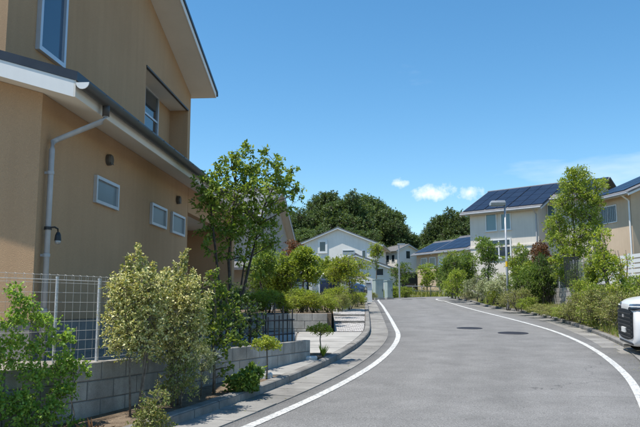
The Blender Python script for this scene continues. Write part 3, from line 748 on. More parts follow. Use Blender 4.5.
# upper storey: gable wall facing the road with a recessed bay
um = (9.1 + ue) / 2
def gab(u): return ze + SLP * (min(ue - u, u - 9.1)) - 0.004
ra0, rz1 = HA.pix(146.5, 65, W1); rb0 = HA.pix(188, 112, W1)[0]; RD = 0.5
zb0 = 3.5
m = MB()
HA.prof_w(m, [(9.1, zb0), (ra0, zb0), (ra0, gab(ra0)), (um, gab(um)), (9.1, gab(9.1))], W1, W1 + RD) if ra0 > um else HA.prof_w(m, [(9.1, zb0), (ra0, zb0), (ra0, gab(ra0)), (9.1, gab(9.1))], W1, W1 + RD)
if ra0 > um: HA.prof_w(m, [(ra0, rz1), (rb0, rz1), (rb0, gab(rb0)), (ra0, gab(ra0))], W1, W1 + RD)
else: HA.prof_w(m, [(ra0, rz1), (rb0, rz1), (rb0, gab(rb0)), (um, gab(um)), (ra0, gab(ra0))], W1, W1 + RD)
HA.prof_w(m, [(rb0, zb0), (ue, zb0), (ue, gab(ue)), (rb0, gab(rb0))], W1, W1 + RD)
HA.prof_w(m, [(9.1, zb0), (ue, zb0), (ue, gab(ue)), (um, gab(um)), (9.1, gab(9.1))], W1 + RD, 9.5)
m.build('upper_wall', M['tan'], H)
m = MB(); HA.box(m, ra0 + .003, rb0 - .003, W1 + .02, W1 + RD - .003, rz1 - .03, rz1 - .002); m.build('bay_ceiling', M['soffit'], H)
m = MB(); HA.box(m, ra0 - .01, rb0 + .01, W1 - .02, W1 + .04, rz1 - .045, rz1 - .004); m.build('bay_lintel', M['gutter_metal'], H)
pfb = lambda a, z, d: HA.p(a, W1 + RD - d, z)
b0, bz1 = HA.pix(146.5, 88, W1 + RD); b1, _ = HA.pix(157.5, 98, W1 + RD)
window(pfb, b0 - .25, b1, bz1 - 1.75, bz1 + .02, H, M['glass'], fw=0.06, transom=(0.62,))
pf1 = lambda a, z, d: HA.p(a, W1 - d, z)
t0, tz = HA.pix(35.1, 48.9, W1); t1 = HA.pix(61.5, 67.5, W1)[0]
window(pf1, t0, t1, tz, tz + 1.55, H, M['blue_glass'], fw=0.07, depth=0.07)
# upper roof
OVW = 0.66
for nm, mt, d0, d1, wa, e in (('upper_soffit', 'soffit', 0.0, 0.03, W1 - OVW, .12), ('upper_roof', 'dark_metal', 0.14, 0.22, W1 - OVW - .05, .22)):
    m = MB()
    for s in (0, 1):
        e0 = ue + e if s == 0 else 9.1 - e
        zz = ze - SLP * e
        HA.prof_w(m, [(e0, zz + d0), (um, ze + SLP * (ue - um) + d0), (um, ze + SLP * (ue - um) + d1), (e0, zz + d1)], wa, 9.9)
    m.build(nm, M[mt], H)
for s in (0, 1):
    m = MB(); e0 = ue + .12 if s == 0 else 9.1 - .12
    zz = ze - SLP * .12
    HA.prof_w(m, [(e0, zz - .01), (um, ze + SLP * (ue - um) - .01), (um, ze + SLP * (ue - um) + .137), (e0, zz + .137)], W1 - OVW - .022, W1 - OVW - .001)
    m.build('barge_board', M['white_trim'], H)
m = MB(); HA.box(m, ue + .121, ue + .14, W1 - OVW - .02, 9.9, ze - SLP * .12 - .01, ze - SLP * .12 + .137); m.build('eave_board', M['white_trim'], H)
m = MB(); m.tube([HA.p(ue + .19, W1 - OVW - .05, ze + .06), HA.p(ue + .19, 9.9, ze + .06)], .055, 10); m.build('gutter', M['gutter_metal'], H)

# ------------------------------------------------------------------ generic gabled house
def gable_house(name, label, F, L, Wd, zb, ze, sl, wallm, roofm, ov=0.5, ove=0.45, trim=None, fz=0.35):
    """ridge along u; w=0 is the front eave wall, u=0 and u=L are gable ends"""
    t = thing(name, F.p(0, 0, zb), label, 'house'); zr = ze + sl * Wd / 2
    m = MB(); F.prof_u(m, [(0, zb - .5 + fz), (Wd, zb - .5 + fz), (Wd, ze), (Wd / 2, zr), (0, ze)], 0, L); m.build('wall', wallm, t)
    m = MB(); F.box(m, .02, L - .02, .02, Wd - .02, zb - 1.5, zb - .5 + fz - .001); m.build('foundation', M['concrete'], t)
    m = MB(); s2 = MB(); boards = []
    for s in (0, 1):
        def f(d): return d if s == 0 else Wd - d
        F.prof_u(m, [(f(-ov), ze - sl * ov + .10), (f(Wd / 2), zr + .10), (f(Wd / 2), zr + .20), (f(-ov), ze - sl * ov + .20)], -ove - .03, L + ove + .03)
        F.prof_u(s2, [(f(-ov + .02), ze - sl * (ov - .02) + .004), (f(Wd / 2), zr + .004), (f(Wd / 2), zr + .097), (f(-ov + .02), ze - sl * (ov - .02) + .097)], -ove + .01, L + ove - .01)
        for ua in (-ove, L + ove):
            b = MB(); F.prof_u(b, [(f(-ov), ze - sl * ov - .03), (f(Wd / 2), zr - .03), (f(Wd / 2), zr + .098), (f(-ov), ze - sl * ov + .098)], ua - .012, ua + .012); boards.append(b)
    ro = m.build('roof', roofm, t); s2.build('soffit', M['soffit'], t)
    for b in boards: b.build('barge_board', trim or M['white_trim'], ro)
    m = MB(); m.tube([F.p(-ove, -ov - .05, ze - sl * ov + .1), F.p(L + ove, -ov - .05, ze - sl * ov + .1)], .06, 8); m.build('gutter', M['lamp_metal'], t)
    m = MB(); m.tube([F.p(-ove, Wd + ov + .05, ze - sl * ov + .1), F.p(L + ove, Wd + ov + .05, ze - sl * ov + .1)], .06, 8); m.build('gutter', M['lamp_metal'], t)
    m = MB(); m.tube([F.p(-ove - .03, Wd / 2, zr + .2), F.p(L + ove + .03, Wd / 2, zr + .2)], .07, 6); m.build('ridge_cap', roofm, ro)
    return t, ro, zr
def solar(F, ro, t_par, ze, sl, w0, cols, rows, uw, slope_len, gapcols=()):
    """solar panels lying on the front roof slope, each a part"""
    ca = 1 / math.sqrt(1 + sl * sl); dw = slope_len * ca
    u = cols[0]
    k = 0
    while u + uw <= cols[1] + .001:
        for r in range(rows):
            wa = w0 + r * dw + .02; wb = w0 + (r + 1) * dw - .02
            m = MB(); za = ze + sl * wa + .225; zc = ze + sl * wb + .225
            m.prism([F.p(u + .02, wa, za), F.p(u + uw - .02, wa, za), F.p(u + uw - .02, wb, zc), F.p(u + .02, wb, zc)], (0, 0, .035)); m.build('solar_panel', M['solar'], ro)
        u += uw; k += 1
        if k in gapcols: u += 0.05
def facef(F, w): return lambda a, z, d: F.p(a, w - d, z)
def faceu(F, u, s): return lambda a, z, d: F.p(u + s * d, a, z)

# right house with the solar roof
A = at(470, 226, 48); B = at(545, 220, 44.3); ang_r = math.atan2(B.y - A.y, B.x - A.x)
FR = Frame(A.x, A.y, 0, ang_r); zeR = FR.pix(470, 213, 0)[1]; LB = FR.pix(538, 215, 0)[0]
zbR = T(46) + 0.75
RH, RR, zrR = gable_house('solar_house', 'pale cream house with a wide blue solar panel roof behind the street lamp', Frame(*FR.p(0, 0, 0), ang_r), LB, 7.0, zbR, zeR, .5, M['house_cream'], M['roof_grey'])
WE = FR.pix(597, 205, 1.0)[0]
# set-back right wing sharing the same roof slope
m = MB(); FR.prof_u(m, [(1.3, zbR - .2), (5.7, zbR - .2), (5.7, zeR + .62), (3.5, zrR - .03), (1.3, zeR + .62)], LB + .001, WE - .5); m.build('wing_wall', M['house_cream'], RH)
m = MB(); FR.prof_u(m, [(.75, zeR + .375 + .10), (3.5, zrR + .10), (6.25, zeR + .375 + .10), (6.25, zeR + .375 + .2), (3.5, zrR + .2), (.75, zeR + .375 + .2)], LB + .49, WE); m.build('wing_roof', M['roof_grey'], RH)
m = MB(); m.tube([FR.p(LB + .48, .70, zeR + .47), FR.p(WE, .70, zeR + .47)], .06, 8); m.build('gutter', M['lamp_metal'], RH)
solar(FR, RR, RH, zeR, .5, -.3, (-.36, LB + .5), 4, (LB + .76) / 7, 1.03, gapcols=(2, 4))
solar(FR, RR, RH, zeR, .5, 1.25, (LB + .55, WE - .05), 2, (WE - LB - .6) / 5, 1.2)
fr0 = facef(FR, 0)
for (xa, ya, xb, yb) in ((485.6, 214.4, 497.3, 230.8), (500.6, 213.6, 511.4, 229.4)):
    a0, z1 = FR.pix(xa, ya, 0); a1, z0 = FR.pix(xb, yb, 0); window(fr0, a0, a1, z0, z1, RH, M['teal_glass'], M['white_trim'], fw=.06, depth=.06, sill=True)
a0, z1 = FR.pix(487, 240, 0); a1, z0 = FR.pix(512, 258, 0); window(fr0, a0, a1, z0, z1, RH, M['glass'], M['white_trim'], fw=.08, depth=.09, mull=(.5,))
a0, z1 = FR.pix(547, 205, 1.3); a1, z0 = FR.pix(556, 216, 1.3); window(facef(FR, 1.3), a0, a1, z0, z1, RH, M['teal_glass'], M['white_trim'], fw=.06)
m = MB(); m.tube([FR.p(LB - .12, -.55, zeR - .15), FR.p(LB - .12, -.06, zeR - .5), FR.p(LB - .12, -.06, zbR - .4)], .045, 8); m.build('downpipe', M['pipe'], RH)
m = MB(); FR.box(m, -.04, LB + .04, -.05, .0, zbR + 2.75, zbR + 2.87); m.build('belt_course', M['house_cream'], RH)
# right-most house
A2 = at(597, 225, 41.0); B2 = at(632, 220, 38); ang2 = math.atan2(B2.y - A2.y, B2.x - A2.x)
F2 = Frame(A2.x, A2.y, 0, ang2); ze2 = F2.pix(601, 199.5, 0)[1]; L2 = F2.pix(632, 220, 0)[0]; zb2 = T(40) + 1.0
H2, R2, zr2 = gable_house('beige_house', 'beige stucco house with solar roof behind the white slatted fence', Frame(*F2.p(0, 0, 0), ang2), L2, 7.4, zb2, ze2, .42, M['house_beige'], M['roof_grey'])
solar(F2, R2, H2, ze2, .42, -.1, (-.3, L2 + .2), 4, 1.0, .98)
a0, z1 = F2.pix(600.5, 207.8, 0); a1, z0 = F2.pix(617.6, 222, 0); w_ = window(facef(F2, 0), a0, a1, z0, z1, H2, M['glass'], M['white_trim'], fw=.05, mull=(.45,))
m = MB()
for k in range(9):
    c = a0 + (a1 - a0) * (k + .5) / 9; m.tube([F2.p(c, -.09, z0 + .06), F2.p(c, -.09, z1 - .06)], .012, 5)
m.build('window_bars', M['lamp_metal'], w_)
a0, z1 = F2.pix(594, 226, 0); a1, z0 = F2.pix(602.5, 241, 0); window(facef(F2, 0), a0, a1, z0, z1, H2, M['glass'], M['white_trim'], fw=.06)
window(faceu(F2, L2, 1), 1.2, 2.2, zb2 + 3.4, zb2 + 4.5, H2, M['glass'], M['white_trim'], fw=.06)
m = MB(); m.tube([F2.p(L2 - .1, -.55, ze2 - .12), F2.p(L2 - .1, -.06, ze2 - .45), F2.p(L2 - .1, -.06, zb2 - .4)], .05, 8); m.build('downpipe', M['white_trim'], H2)

# far solar houses in the same row
for (xa, ya, Ya, xb, Yb, wallm, lab) in ((438, 252, 68, 474, 63.5, 'house_white', 'small pale house with solar roof beside the big solar house'), (416.5, 254.5, 84, 441, 80, 'house_beige', 'small far beige house with solar roof between the hedges and hill trees')):
    a_ = at(xa, ya, Ya); b_ = at(xb, ya, Yb); an = math.atan2(b_.y - a_.y, b_.x - a_.x); F_ = Frame(a_.x, a_.y, 0, an); zz = a_.z
    LL_ = (Vector((b_.x, b_.y)) - Vector((a_.x, a_.y))).length
    h_, r_, zr_ = gable_house('solar_house', lab, F_, LL_, 6.4, T(Ya), zz, .46, M[wallm], M['roof_grey'])
    solar(F_, r_, h_, zz, .46, -.2, (-.2, LL_ + .3), 3, 1.15, 1.05)
    for f in (.2, .55): window(facef(F_, 0), LL_ * f, LL_ * f + 1.1, zz - 1.7, zz - .5, h_, M['glass'], M['white_trim'], fw=.08)

# white gabled house at the end of the street
Yw = 74.0
def gable_front(name, label, apx, apy, epx, epy, Yd, depth, wallm, roofm, turn=0.12, zb=None, dy=0):
    """gable end towards us: apex and right eave given as sighted from the street"""
    ap = at(apx, apy, Yd); e = at(epx, epy, Yd); half = (e.x - ap.x); sl = (ap.z - e.z) / half; half -= .5
    an = math.pi / 2 - turn
    F_ = Frame(ap.x, ap.y, 0, an); o = F_.p(0, -half, 0); F_ = Frame(o.x, o.y, 0, an)
    zee = ap.z - .15 - sl * half
    h_, r_, zr_ = gable_house(name, label, F_, depth, 2 * half, T(Yd) if zb is None else zb, zee, sl, wallm, roofm, ov=.5, ove=.32)
    return F_, h_, half, zee
FW, HW, hw, zw = gable_front('white_house', 'white gabled house facing the street below the dark hill trees', 338, 227.5, 383, 245.5, Yw, 9.0, M['house_white'], M['roof_grey'], turn=.18)
pw = lambda a, z, d: FW.p(-d, a, z)
a0, z1 = FW.pixu(327.5, 240, 0); a1, z0 = FW.pixu(318, 253.5, 0); window(pw, a0, a1, z0, z1, HW, M['glass'], M['white_trim'], fw=.22, depth=.12)
a0, z1 = FW.pixu(354.5, 250, 0); a1, z0 = FW.pixu(342.5, 253, 0); window(pw, a0, a1, z0, z1, HW, M['glass'], M['alu'], fw=.06)
a0, z1 = FW.pixu(366, 250, 0); a1, z0 = FW.pixu(362, 262, 0); window(pw, a0, a1, z0, z1, HW, M['glass'], M['alu'], fw=.06)
FG, HG, hg, zg = gable_front('grey_house', 'low pale grey gabled house in front of the white gabled house', 356, 254.5, 397, 269.5, 60, 7.0, M['house_white'], M['roof_grey'], turn=.18)
a0, z1 = FG.pixu(384, 268, 0); a1, z0 = FG.pixu(376, 276, 0); window(lambda a, z, d: FG.p(-d, a, z), a0, a1, z0, z1, HG, M['glass'], M['white_trim'], fw=.07)
# far white house
a_ = at(379, 252.5, 121); b_ = at(397, 252, 117); an = math.atan2(b_.y - a_.y, b_.x - a_.x); FF = Frame(a_.x, a_.y, 0, an); LF = (Vector((b_.x, b_.y)) - Vector((a_.x, a_.y))).length
HF, RF, zrf = gable_house('far_white_house', 'far white two storey house with grey roof in front of the hill trees', FF, LF, 4.8, T(118), a_.z, .42, M['house_white'], M['roof_grey'], ov=.4, ove=.4)
for f in (.1, .4, .7): window(facef(FF, 0), LF * f, LF * f + .9, a_.z - 1.9, a_.z - .6, HF, M['glass'], M['white_trim'], fw=.08)
window(faceu(FF, LF, 1), 1.9, 2.9, a_.z - 1.3, a_.z + .1, HF, M['glass'], M['white_trim'], fw=.08)
# grey roofed neighbour behind the garden tree
F3 = Frame(-5.1, 0, 0, HA.u.to_2d().angle_signed(Vector((1, 0))))
n0 = F3.pix(254, 217, 0); n1 = F3.pix(289.5, 236, 0); npk = F3.pix(278, 195, 0)
L3 = n1[0] - n0[0]; mid = (n0[0] + n1[0]) / 2; sl3 = (npk[1] - n0[1]) / (L3 / 2)
# ridge runs to the left: use a frame turned a quarter so that u points left
FN = Frame(*F3.p(n0[0] + .4, 0, 0), math.atan2(F3.w.y, F3.w.x))
# in FN: u = left, w = towards the camera (negative = away)
FNb = Frame(*F3.p(n1[0] - .4, 9.0, 0), math.atan2(-F3.w.y, -F3.w.x))   # u from far left towards the road, w away... 
FN2 = Frame(*F3.p(n0[0] + .4, 9.0, 0), math.atan2(-F3.w.y, -F3.w.x))
H3, R3, zr3 = gable_house('grey_roof_house', 'grey roofed beige house half hidden behind the leafy garden tree', FN2, 9.0, L3 - .8, lot2z(36), n0[1] + .1, min(sl3, .42), M['house_grey'], M['roof_grey'], ov=.5, ove=.4)
pz = lambda a, z, d: FN2.p(9.0 + d, a, z)
window(pz, 5.2, 6.6, lot2z(36) + 1.0, lot2z(36) + 2.3, H3, M['glass'], M['alu'], fw=.06, mull=(.5,)); window(pz, 2.2, 3.2, lot2z(36) + 1.2, lot2z(36) + 2.2, H3, M['glass'], M['alu'], fw=.06)
window(facef(FN2, 0), 5.0, 7.0, lot2z(33) + .3, lot2z(33) + 2.1, H3, M['glass'], M['alu'], fw=.06, mull=(.5,))
m = MB(); FN2.prof_u(m, [(-1.6, n0[1] - 2.35), (0.0, n0[1] - 1.95), (0.0, n0[1] - 1.85), (-1.6, n0[1] - 2.25)], 2.0, 9.3); m.build('porch_roof', M['roof_grey'], H3)

# ------------------------------------------------------------------ plants
rng = np.random.default_rng(11)
def unit(a): return a / np.maximum(1e-9, np.linalg.norm(a, axis=-1, keepdims=True))
def leaf_arrays(pos, dirs, nrm, length, width, fancy):
    """pos base of each leaf; dirs its axis; nrm its face; returns verts, faces (numpy)"""
    n = len(pos); side = unit(np.cross(dirs, nrm)); nn = unit(np.cross(side, dirs))
    l = length[:, None]; w = width[:, None]
    if fancy:
        b = pos; t = pos + dirs * l - nn * l * 0.16
        l1 = pos + dirs * l * .34 + side * w * .5 + nn * w * .14; r1 = pos + dirs * l * .34 - side * w * .5 + nn * w * .14
        l2 = pos + dirs * l * .72 + side * w * .34 + nn * w * .03 - nn * l * .05; r2 = pos + dirs * l * .72 - side * w * .34 + nn * w * .03 - nn * l * .05
        V = np.stack([b, l1, l2, t, r2, r1], 1).reshape(-1, 3); k = 6
        tri = np.array([[0, 1, 5], [1, 2, 5], [2, 4, 5], [2, 3, 4]])
    else:
        b = pos; t = pos + dirs * l
        l1 = pos + dirs * l * .5 + side * w * .5 + nn * w * .12; r1 = pos + dirs * l * .5 - side * w * .5 + nn * w * .12
        V = np.stack([b, l1, t, r1], 1).reshape(-1, 3); k = 4
        tri = np.array([[0, 1, 2], [0, 2, 3]])
    Fc = (np.arange(n)[:, None, None] * k + tri[None]).reshape(-1, 3)
    return V, Fc
def mesh_np(name, V, Fc, mat):
    m = bpy.data.meshes.new(name); nv, nf = len(V), len(Fc)
    m.vertices.add(nv); m.vertices.foreach_set('co', V.astype(np.float32).ravel())
    m.loops.add(nf * 3); m.loops.foreach_set('vertex_index', Fc.astype(np.int32).ravel())
    m.polygons.add(nf); m.polygons.foreach_set('loop_start', np.arange(0, nf * 3, 3, dtype=np.int32)); m.polygons.foreach_set('loop_total', np.full(nf, 3, dtype=np.int32))
    m.update(calc_edges=True); m.validate(); m.materials.append(mat); return m
def foliage(twig_a, twig_d, twig_l, nl, leaf, mat, fancy=False, spread=0.8, up=0.5, droop=0.15, aspect=0.5, jit=0.25):
    """leaves along twigs: twig start, direction, length arrays"""
    nt_ = len(twig_a); f = (np.arange(nl)[None, :] + rng.uniform(0, 1, (nt_, nl))) / nl; f = 0.12 + 0.88 * f
    base = twig_a[:, None, :] + twig_d[:, None, :] * (twig_l[:, None] * f)[..., None]
    base[..., 2] -= droop * (twig_l[:, None] * f ** 2)
    base = base.reshape(-1, 3); td = np.repeat(twig_d, nl, 0); n = len(base)
    base += rng.normal(0, leaf * jit, (n, 3))
    d = unit(td * 0.55 + rng.normal(0, spread, (n, 3)) + np.array([0, 0, -0.05]))
    nr = unit(rng.normal(0, .75, (n, 3)) + np.array([0, 0, up]))
    L_ = leaf * rng.uniform(.6, 1.25, n); return leaf_arrays(base, d, nr, L_, L_ * aspect * rng.uniform(.8, 1.2, n), fancy)
def rand_dirs(n, up=0.2):
    return unit(rng.normal(0, 1, (n, 3)) + np.array([0, 0, up]))
def plant(name, label, cat, loc, stems, clumps, twigs, nl, leaf, lmat, bmat=None, fancy=False, up=0.5, group=None, tlen=(.5, 1.0), twig_r=0.004, aspect=.5, shoots=(), twig_up=.25, crown='crown', outward=.8, limb_r=.35, surface=False, spread=.8, droop=.15):
    """stems: list of ([points], r0, r1); clumps: (x,y,z,rx,ry,rz) ellipsoids filled with leafy twigs; all relative to loc"""
    bmat = bmat or M['bark']
    t = thing(name, loc, label, cat, group); o = Vector(loc)
    tb = MB(); allp = []
    for pts, r0, r1 in stems:
        P_ = [Vector(p) for p in pts]; n = len(P_)
        rs = [r0 + (r1 - r0) * i / max(1, n - 1) for i in range(n)]
        tb.tube([o + p for p in P_], rs, 7); allp += list(zip(P_, rs))
        for i in range(n - 1):
            for k in (.33, .66): allp.append((P_[i].lerp(P_[i + 1], k), rs[i]))
    A, D, Ln = [], [], []
    tot = sum((c[3] * c[4] * c[5]) ** (2 / 3) for c in clumps)
    ax = Vector((sum(c[0] for c in clumps) / len(clumps), sum(c[1] for c in clumps) / len(clumps), sum(c[2] for c in clumps) / len(clumps)))
    for c in clumps:
        ce = Vector(c[:3]); R_ = np.array(c[3:6])
        if allp:
            cand = [(p, r) for p, r in allp if p.z < ce.z - .15 * c[5]] or allp
            p, r = min(cand, key=lambda q: (q[0] - ce).length + 0.3 * max(0, q[0].z - ce.z))
            mid = p.lerp(ce, .5) + Vector((random.uniform(-.08, .08), random.uniform(-.08, .08), .04)) * (ce - p).length
            tb.tube([o + p, o + mid, o + ce], [max(twig_r, r * limb_r * 1.6), max(twig_r, r * limb_r * 1.2), twig_r], 5)
        k = max(3, int(twigs * (c[3] * c[4] * c[5]) ** (2 / 3) / tot))
        dd = rand_dirs(k, twig_up)
        rad = rng.uniform(.0, 1, k) ** (.45 if not surface else .25) * .75
        a = np.array(ce)[None] + dd * R_ * rad[:, None]
        outv = unit(dd * outward + rng.normal(0, .5, (k, 3)) + np.array([0, 0, twig_up]))
        ln = rng.uniform(tlen[0], tlen[1], k) * R_.mean() * .55
        A.append(a); D.append(outv); Ln.append(ln)
        for i in range(0, k, 3 if twig_r < .006 else 2):
            s = o + Vector(a[i]); tb.tube([o + ce.lerp(Vector(a[i]), .3), s, s + Vector(outv[i]) * ln[i]], [twig_r, twig_r * .8, twig_r * .4], 3, False)
    for (p0, p1, n) in shoots:       # upright leafy shoots standing clear of the crown
        p0, p1 = np.array(p0), np.array(p1); tb.tube([o + Vector(p0), o + Vector(p1)], [twig_r * 1.4, twig_r * .6], 4)
        f = rng.uniform(0, 1, n)[:, None]; a = p0 + (p1 - p0) * f
        A.append(a); D.append(unit(rng.normal(0, 1, (n, 3)) + np.array([0, 0, .8]))); Ln.append(np.full(n, leaf * 1.1))
    A, D, Ln = np.concatenate(A), np.concatenate(D), np.concatenate(Ln)
    V, Fc = foliage(A, D, Ln, nl, leaf, lmat, fancy, up=up, aspect=aspect, spread=spread, droop=droop)
    tb.build('trunk' if cat == 'tree' else 'stem', bmat, t, smooth=True, fix=False)
    me = mesh_np(crown, V, Fc, lmat); co = bpy.data.objects.new(crown, me); COL.objects.link(co); co.parent = t
    return t
def cl_ellipsoid(n, rx, ry, rz, z0, r, flat=1.0, shell=.6):
    """clump centres spread through an uneven ellipsoid"""
    out = []
    for k in range(n):
        d = rand_dirs(1, .15)[0]; f = shell + (1 - shell) * random.random()
        s = r * random.uniform(.7, 1.25)
        out.append((d[0] * rx * f, d[1] * ry * f, z0 + d[2] * rz * f, s, s, s * flat))
    return out
def wobble(p0, p1, n, amp):
    p0, p1 = Vector(p0), Vector(p1); L_ = (p1 - p0).length
    return [p0.lerp(p1, i / n) + (Vector((random.uniform(-1, 1), random.uniform(-1, 1), 0)) * amp * L_ if 0 < i < n else Vector((0, 0, 0))) for i in range(n + 1)]
def bedp(px, py):                       # point on the planting bed (kerb-high above the terrain)
    lo, hi = 1.0, 60.0
    for _ in range(60):
        m_ = (lo + hi) / 2
        if at(px, py, m_).z > T(m_) + 0.085: lo = m_
        else: hi = m_
    p = at(px, py, lo); return Vector((p.x, p.y, T(p.y) + 0.085))
def onz(px, py, z, Y=None):             # foot of a plant at height z on the sight line
    d = ray(px, py); s = (z - EYE) / d.z; return Vector((0, 0, EYE)) + d * s

# --- tall airy tree behind the end of the block wall
b = Vector((-1.62, 12.3, 0.95)); S = 12.3 / FPX
def off(px, py, Y=12.3, dy=0.0, b=b): p = at(px, py, Y); return (p.x - b.x, dy, p.z - b.z)
stems = [([(0, 0, 0), off(231, 300), off(228, 260, dy=.1), off(232, 215, dy=.1), off(236, 165, dy=.05)], .04, .012),
         ([(.08, .1, 0), off(240, 300, dy=.2), off(250, 255, dy=.3), off(262, 205, dy=.35), off(280, 168, dy=.4)], .034, .010),
         ([(-.08, -.1, 0), off(222, 300, dy=-.2), off(219, 260, dy=-.3), off(214, 215, dy=-.3), off(212, 180, dy=-.25)], .034, .010),
         ([(.02, .2, 0), off(236, 310, dy=.3), off(240, 270, dy=.5), off(246, 230, dy=.6)], .026, .010)]
cl = []
for (px, py, dy, r) in [(232, 165, 0, .30), (224, 180, -.3, .30), (246, 172, .1, .34), (262, 168, .3, .30), (276, 166, .3, .26), (284, 178, .4, .28), (292, 192, .3, .20), (270, 186, .2, .34), (255, 192, 0, .38), (240, 192, .3, .36), (222, 198, -.2, .36), (207, 190, -.3, .26), (203, 202, -.3, .24), (214, 212, -.35, .34), (232, 214, .1, .38), (250, 214, -.1, .38), (268, 206, .4, .32), (284, 208, .3, .22), (262, 226, .4, .34), (244, 234, .2, .38), (226, 236, -.2, .34), (212, 232, -.3, .26), (256, 246, .5, .26), (240, 256, .4, .24), (222, 256, -.1, .2), (270, 242, .5, .2), (252, 268, .5, .2), (212, 250, -.4, .16), (246, 153, 0, .2), (268, 154, .3, .18), (290, 166, .4, .16), (234, 155, 0, .16), (298, 184, .4, .14)]:
    p = off(px, py, dy=dy); cl.append((p[0], p[1] + random.uniform(-.25, .25), p[2], r * .92, r * .92, r * .7))
plant('garden_tree', 'tall airy multi-stemmed green tree behind the end of the block wall', 'tree', b, stems, cl, 860, 10, .074, M['lf_tree'], M['dark_bark'], fancy=True, up=.9, tlen=(.5, 1.1), twig_r=.005, twig_up=.3)
# dense bush at its foot
b2 = Vector((-1.62, 11.2, 0.95))
plant('evergreen_shrub', 'dense dark green bush behind the block wall below the tall tree', 'shrub', b2, [([(0, 0, 0), (0, 0, .4)], .02, .01), ([(.1, .1, 0), (.35, .1, .5)], .02, .01)],
      [(-.25, 0, .65, .36, .36, .34), (.1, .1, .78, .36, .36, .3), (.4, .0, .5, .36, .36, .3), (0, -.1, .4, .4, .35, .3), (-.35, .1, .35, .34, .34, .28), (.5, .2, .22, .3, .3, .22)], 330, 9, .055, M['lf_dark'], fancy=True, up=.6, crown='foliage')
# --- variegated shrubs in the bed
def varieg(px, Y, hgt, wid, label, shoots_px, seed, low=.5):
    g = Vector(((px - CX) / FPX * Y * .985, Y, T(Y) + .085)); st = []
    for k in range(4):
        x0, y0 = random.uniform(-.07, .07), random.uniform(-.07, .07); st.append((wobble((x0, y0, 0), (x0 * 3.2, y0 * 2.5, hgt * .82), 4, .02), .013, .006))
    cs = []
    nlay = 6
    for k in range(nlay):
        z = hgt * (low + (.97 - low) * k / (nlay - 1)); ww = wid * (0.7 if k == 0 else random.uniform(.92, 1.08))
        for j in range(5):
            a = 2 * math.pi * (j / 5 + .17 * k); cs.append((math.cos(a) * ww * .6, math.sin(a) * ww * .55, z + random.uniform(-.05, .05), .17, .17, .17))
    sh = []
    for (spx, spy) in shoots_px:
        tp = at(spx, spy, Y); x = tp.x - g.x; sh.append(((x * .92, random.uniform(-.1, .1), hgt * .8), (x, random.uniform(-.1, .1), tp.z - g.z), 60))
    plant('variegated_shrub', label, 'shrub', g, st, cs, 1500, 8, .032, M['lf_varieg'], fancy=True, up=.5, shoots=sh, aspect=.55, twig_r=.003, crown='foliage', surface=True, tlen=(.5, 1.1))
varieg(136, 7.75, 1.45, .35, 'cream variegated upright shrub beside the mesh fence, rooted next to the vine', [(121, 266), (128, 258), (131, 254), (141, 243), (139, 250), (152, 264), (147, 258)], 1)
varieg(178, 8.35, 1.40, .35, 'cream variegated upright shrub standing next to the young tree in the bed', [(184, 247), (182, 252), (177, 262), (193, 270), (168, 268), (196, 276)], 2, low=.44)
# low shrubs of the bed
g = bedp(150, 437); plant('low_shrub', 'low yellowish brown shrub at the foot of the variegated shrubs', 'shrub', g, [([(0, 0, 0), (0, 0, .15)], .01, .006)], cl_ellipsoid(9, .22, .18, .16, .22, .13), 260, 8, .03, M['lf_dry'], fancy=False, crown='foliage', twig_r=.003)
g = bedp(181, 408); plant('low_shrub', 'low dark olive shrub in the bed behind the kerb', 'shrub', g, [([(0, 0, 0), (0, 0, .2)], .01, .006)], cl_ellipsoid(10, .22, .2, .2, .26, .14), 300, 8, .03, M['lf_dry'], crown='foliage', twig_r=.003)
g = bedp(201, 396); plant('feathery_shrub', 'thin feathery grey-green shrub beside the young tree trunk', 'shrub', g, [([(0, 0, 0), (0, 0, .3)], .008, .005)], cl_ellipsoid(8, .13, .13, .25, .36, .11), 200, 9, .05, M['lf_pale'], crown='foliage', twig_r=.0025, aspect=.16, twig_up=1.2)
g = bedp(240, 392); plant('ground_plant', 'low bright green leafy plant below the block wall by the kerb', 'plant', g, [([(0, 0, 0), (0, 0, .06)], .006, .004)], cl_ellipsoid(9, .26, .15, .08, .1, .11, .7), 170, 7, .07, M['lf_green'], fancy=True, crown='foliage', twig_r=.003)
g = bedp(250, 389); plant('ground_plant', 'rounded bright green leafy plant next to the small topiary', 'plant', g, [([(0, 0, 0), (0, 0, .1)], .006, .004)], cl_ellipsoid(9, .15, .14, .11, .14, .10, .8), 150, 7, .06, M['lf_green'], fancy=True, crown='foliage', twig_r=.003)
# red spiky plant
g = bedp(92, 446); t = thing('spiky_plant', g, 'spiky reddish blade-leaved plant at the foot of the block wall', 'plant'); mbx = MB()
for k in range(34):
    a = random.uniform(0, 2 * math.pi); L_ = random.uniform(.18, .34); e = random.uniform(.5, 1.35); d = Vector((math.cos(a) * math.cos(e), math.sin(a) * math.cos(e), math.sin(e))); s = d.cross(Vector((0, 0, 1))).normalized() * .011
    mbx.v += [tuple(g + s), tuple(g - s), tuple(g + d * L_ * .6 - s * .8), tuple(g + d * L_ + Vector((0, 0, -.06))), tuple(g + d * L_ * .6 + s * .8)]; q0 = len(mbx.v) - 5; mbx.f.append([q0, q0 + 1, q0 + 2, q0 + 3, q0 + 4])
mbx.build('blades', M['lf_spike'], t, fix=False)
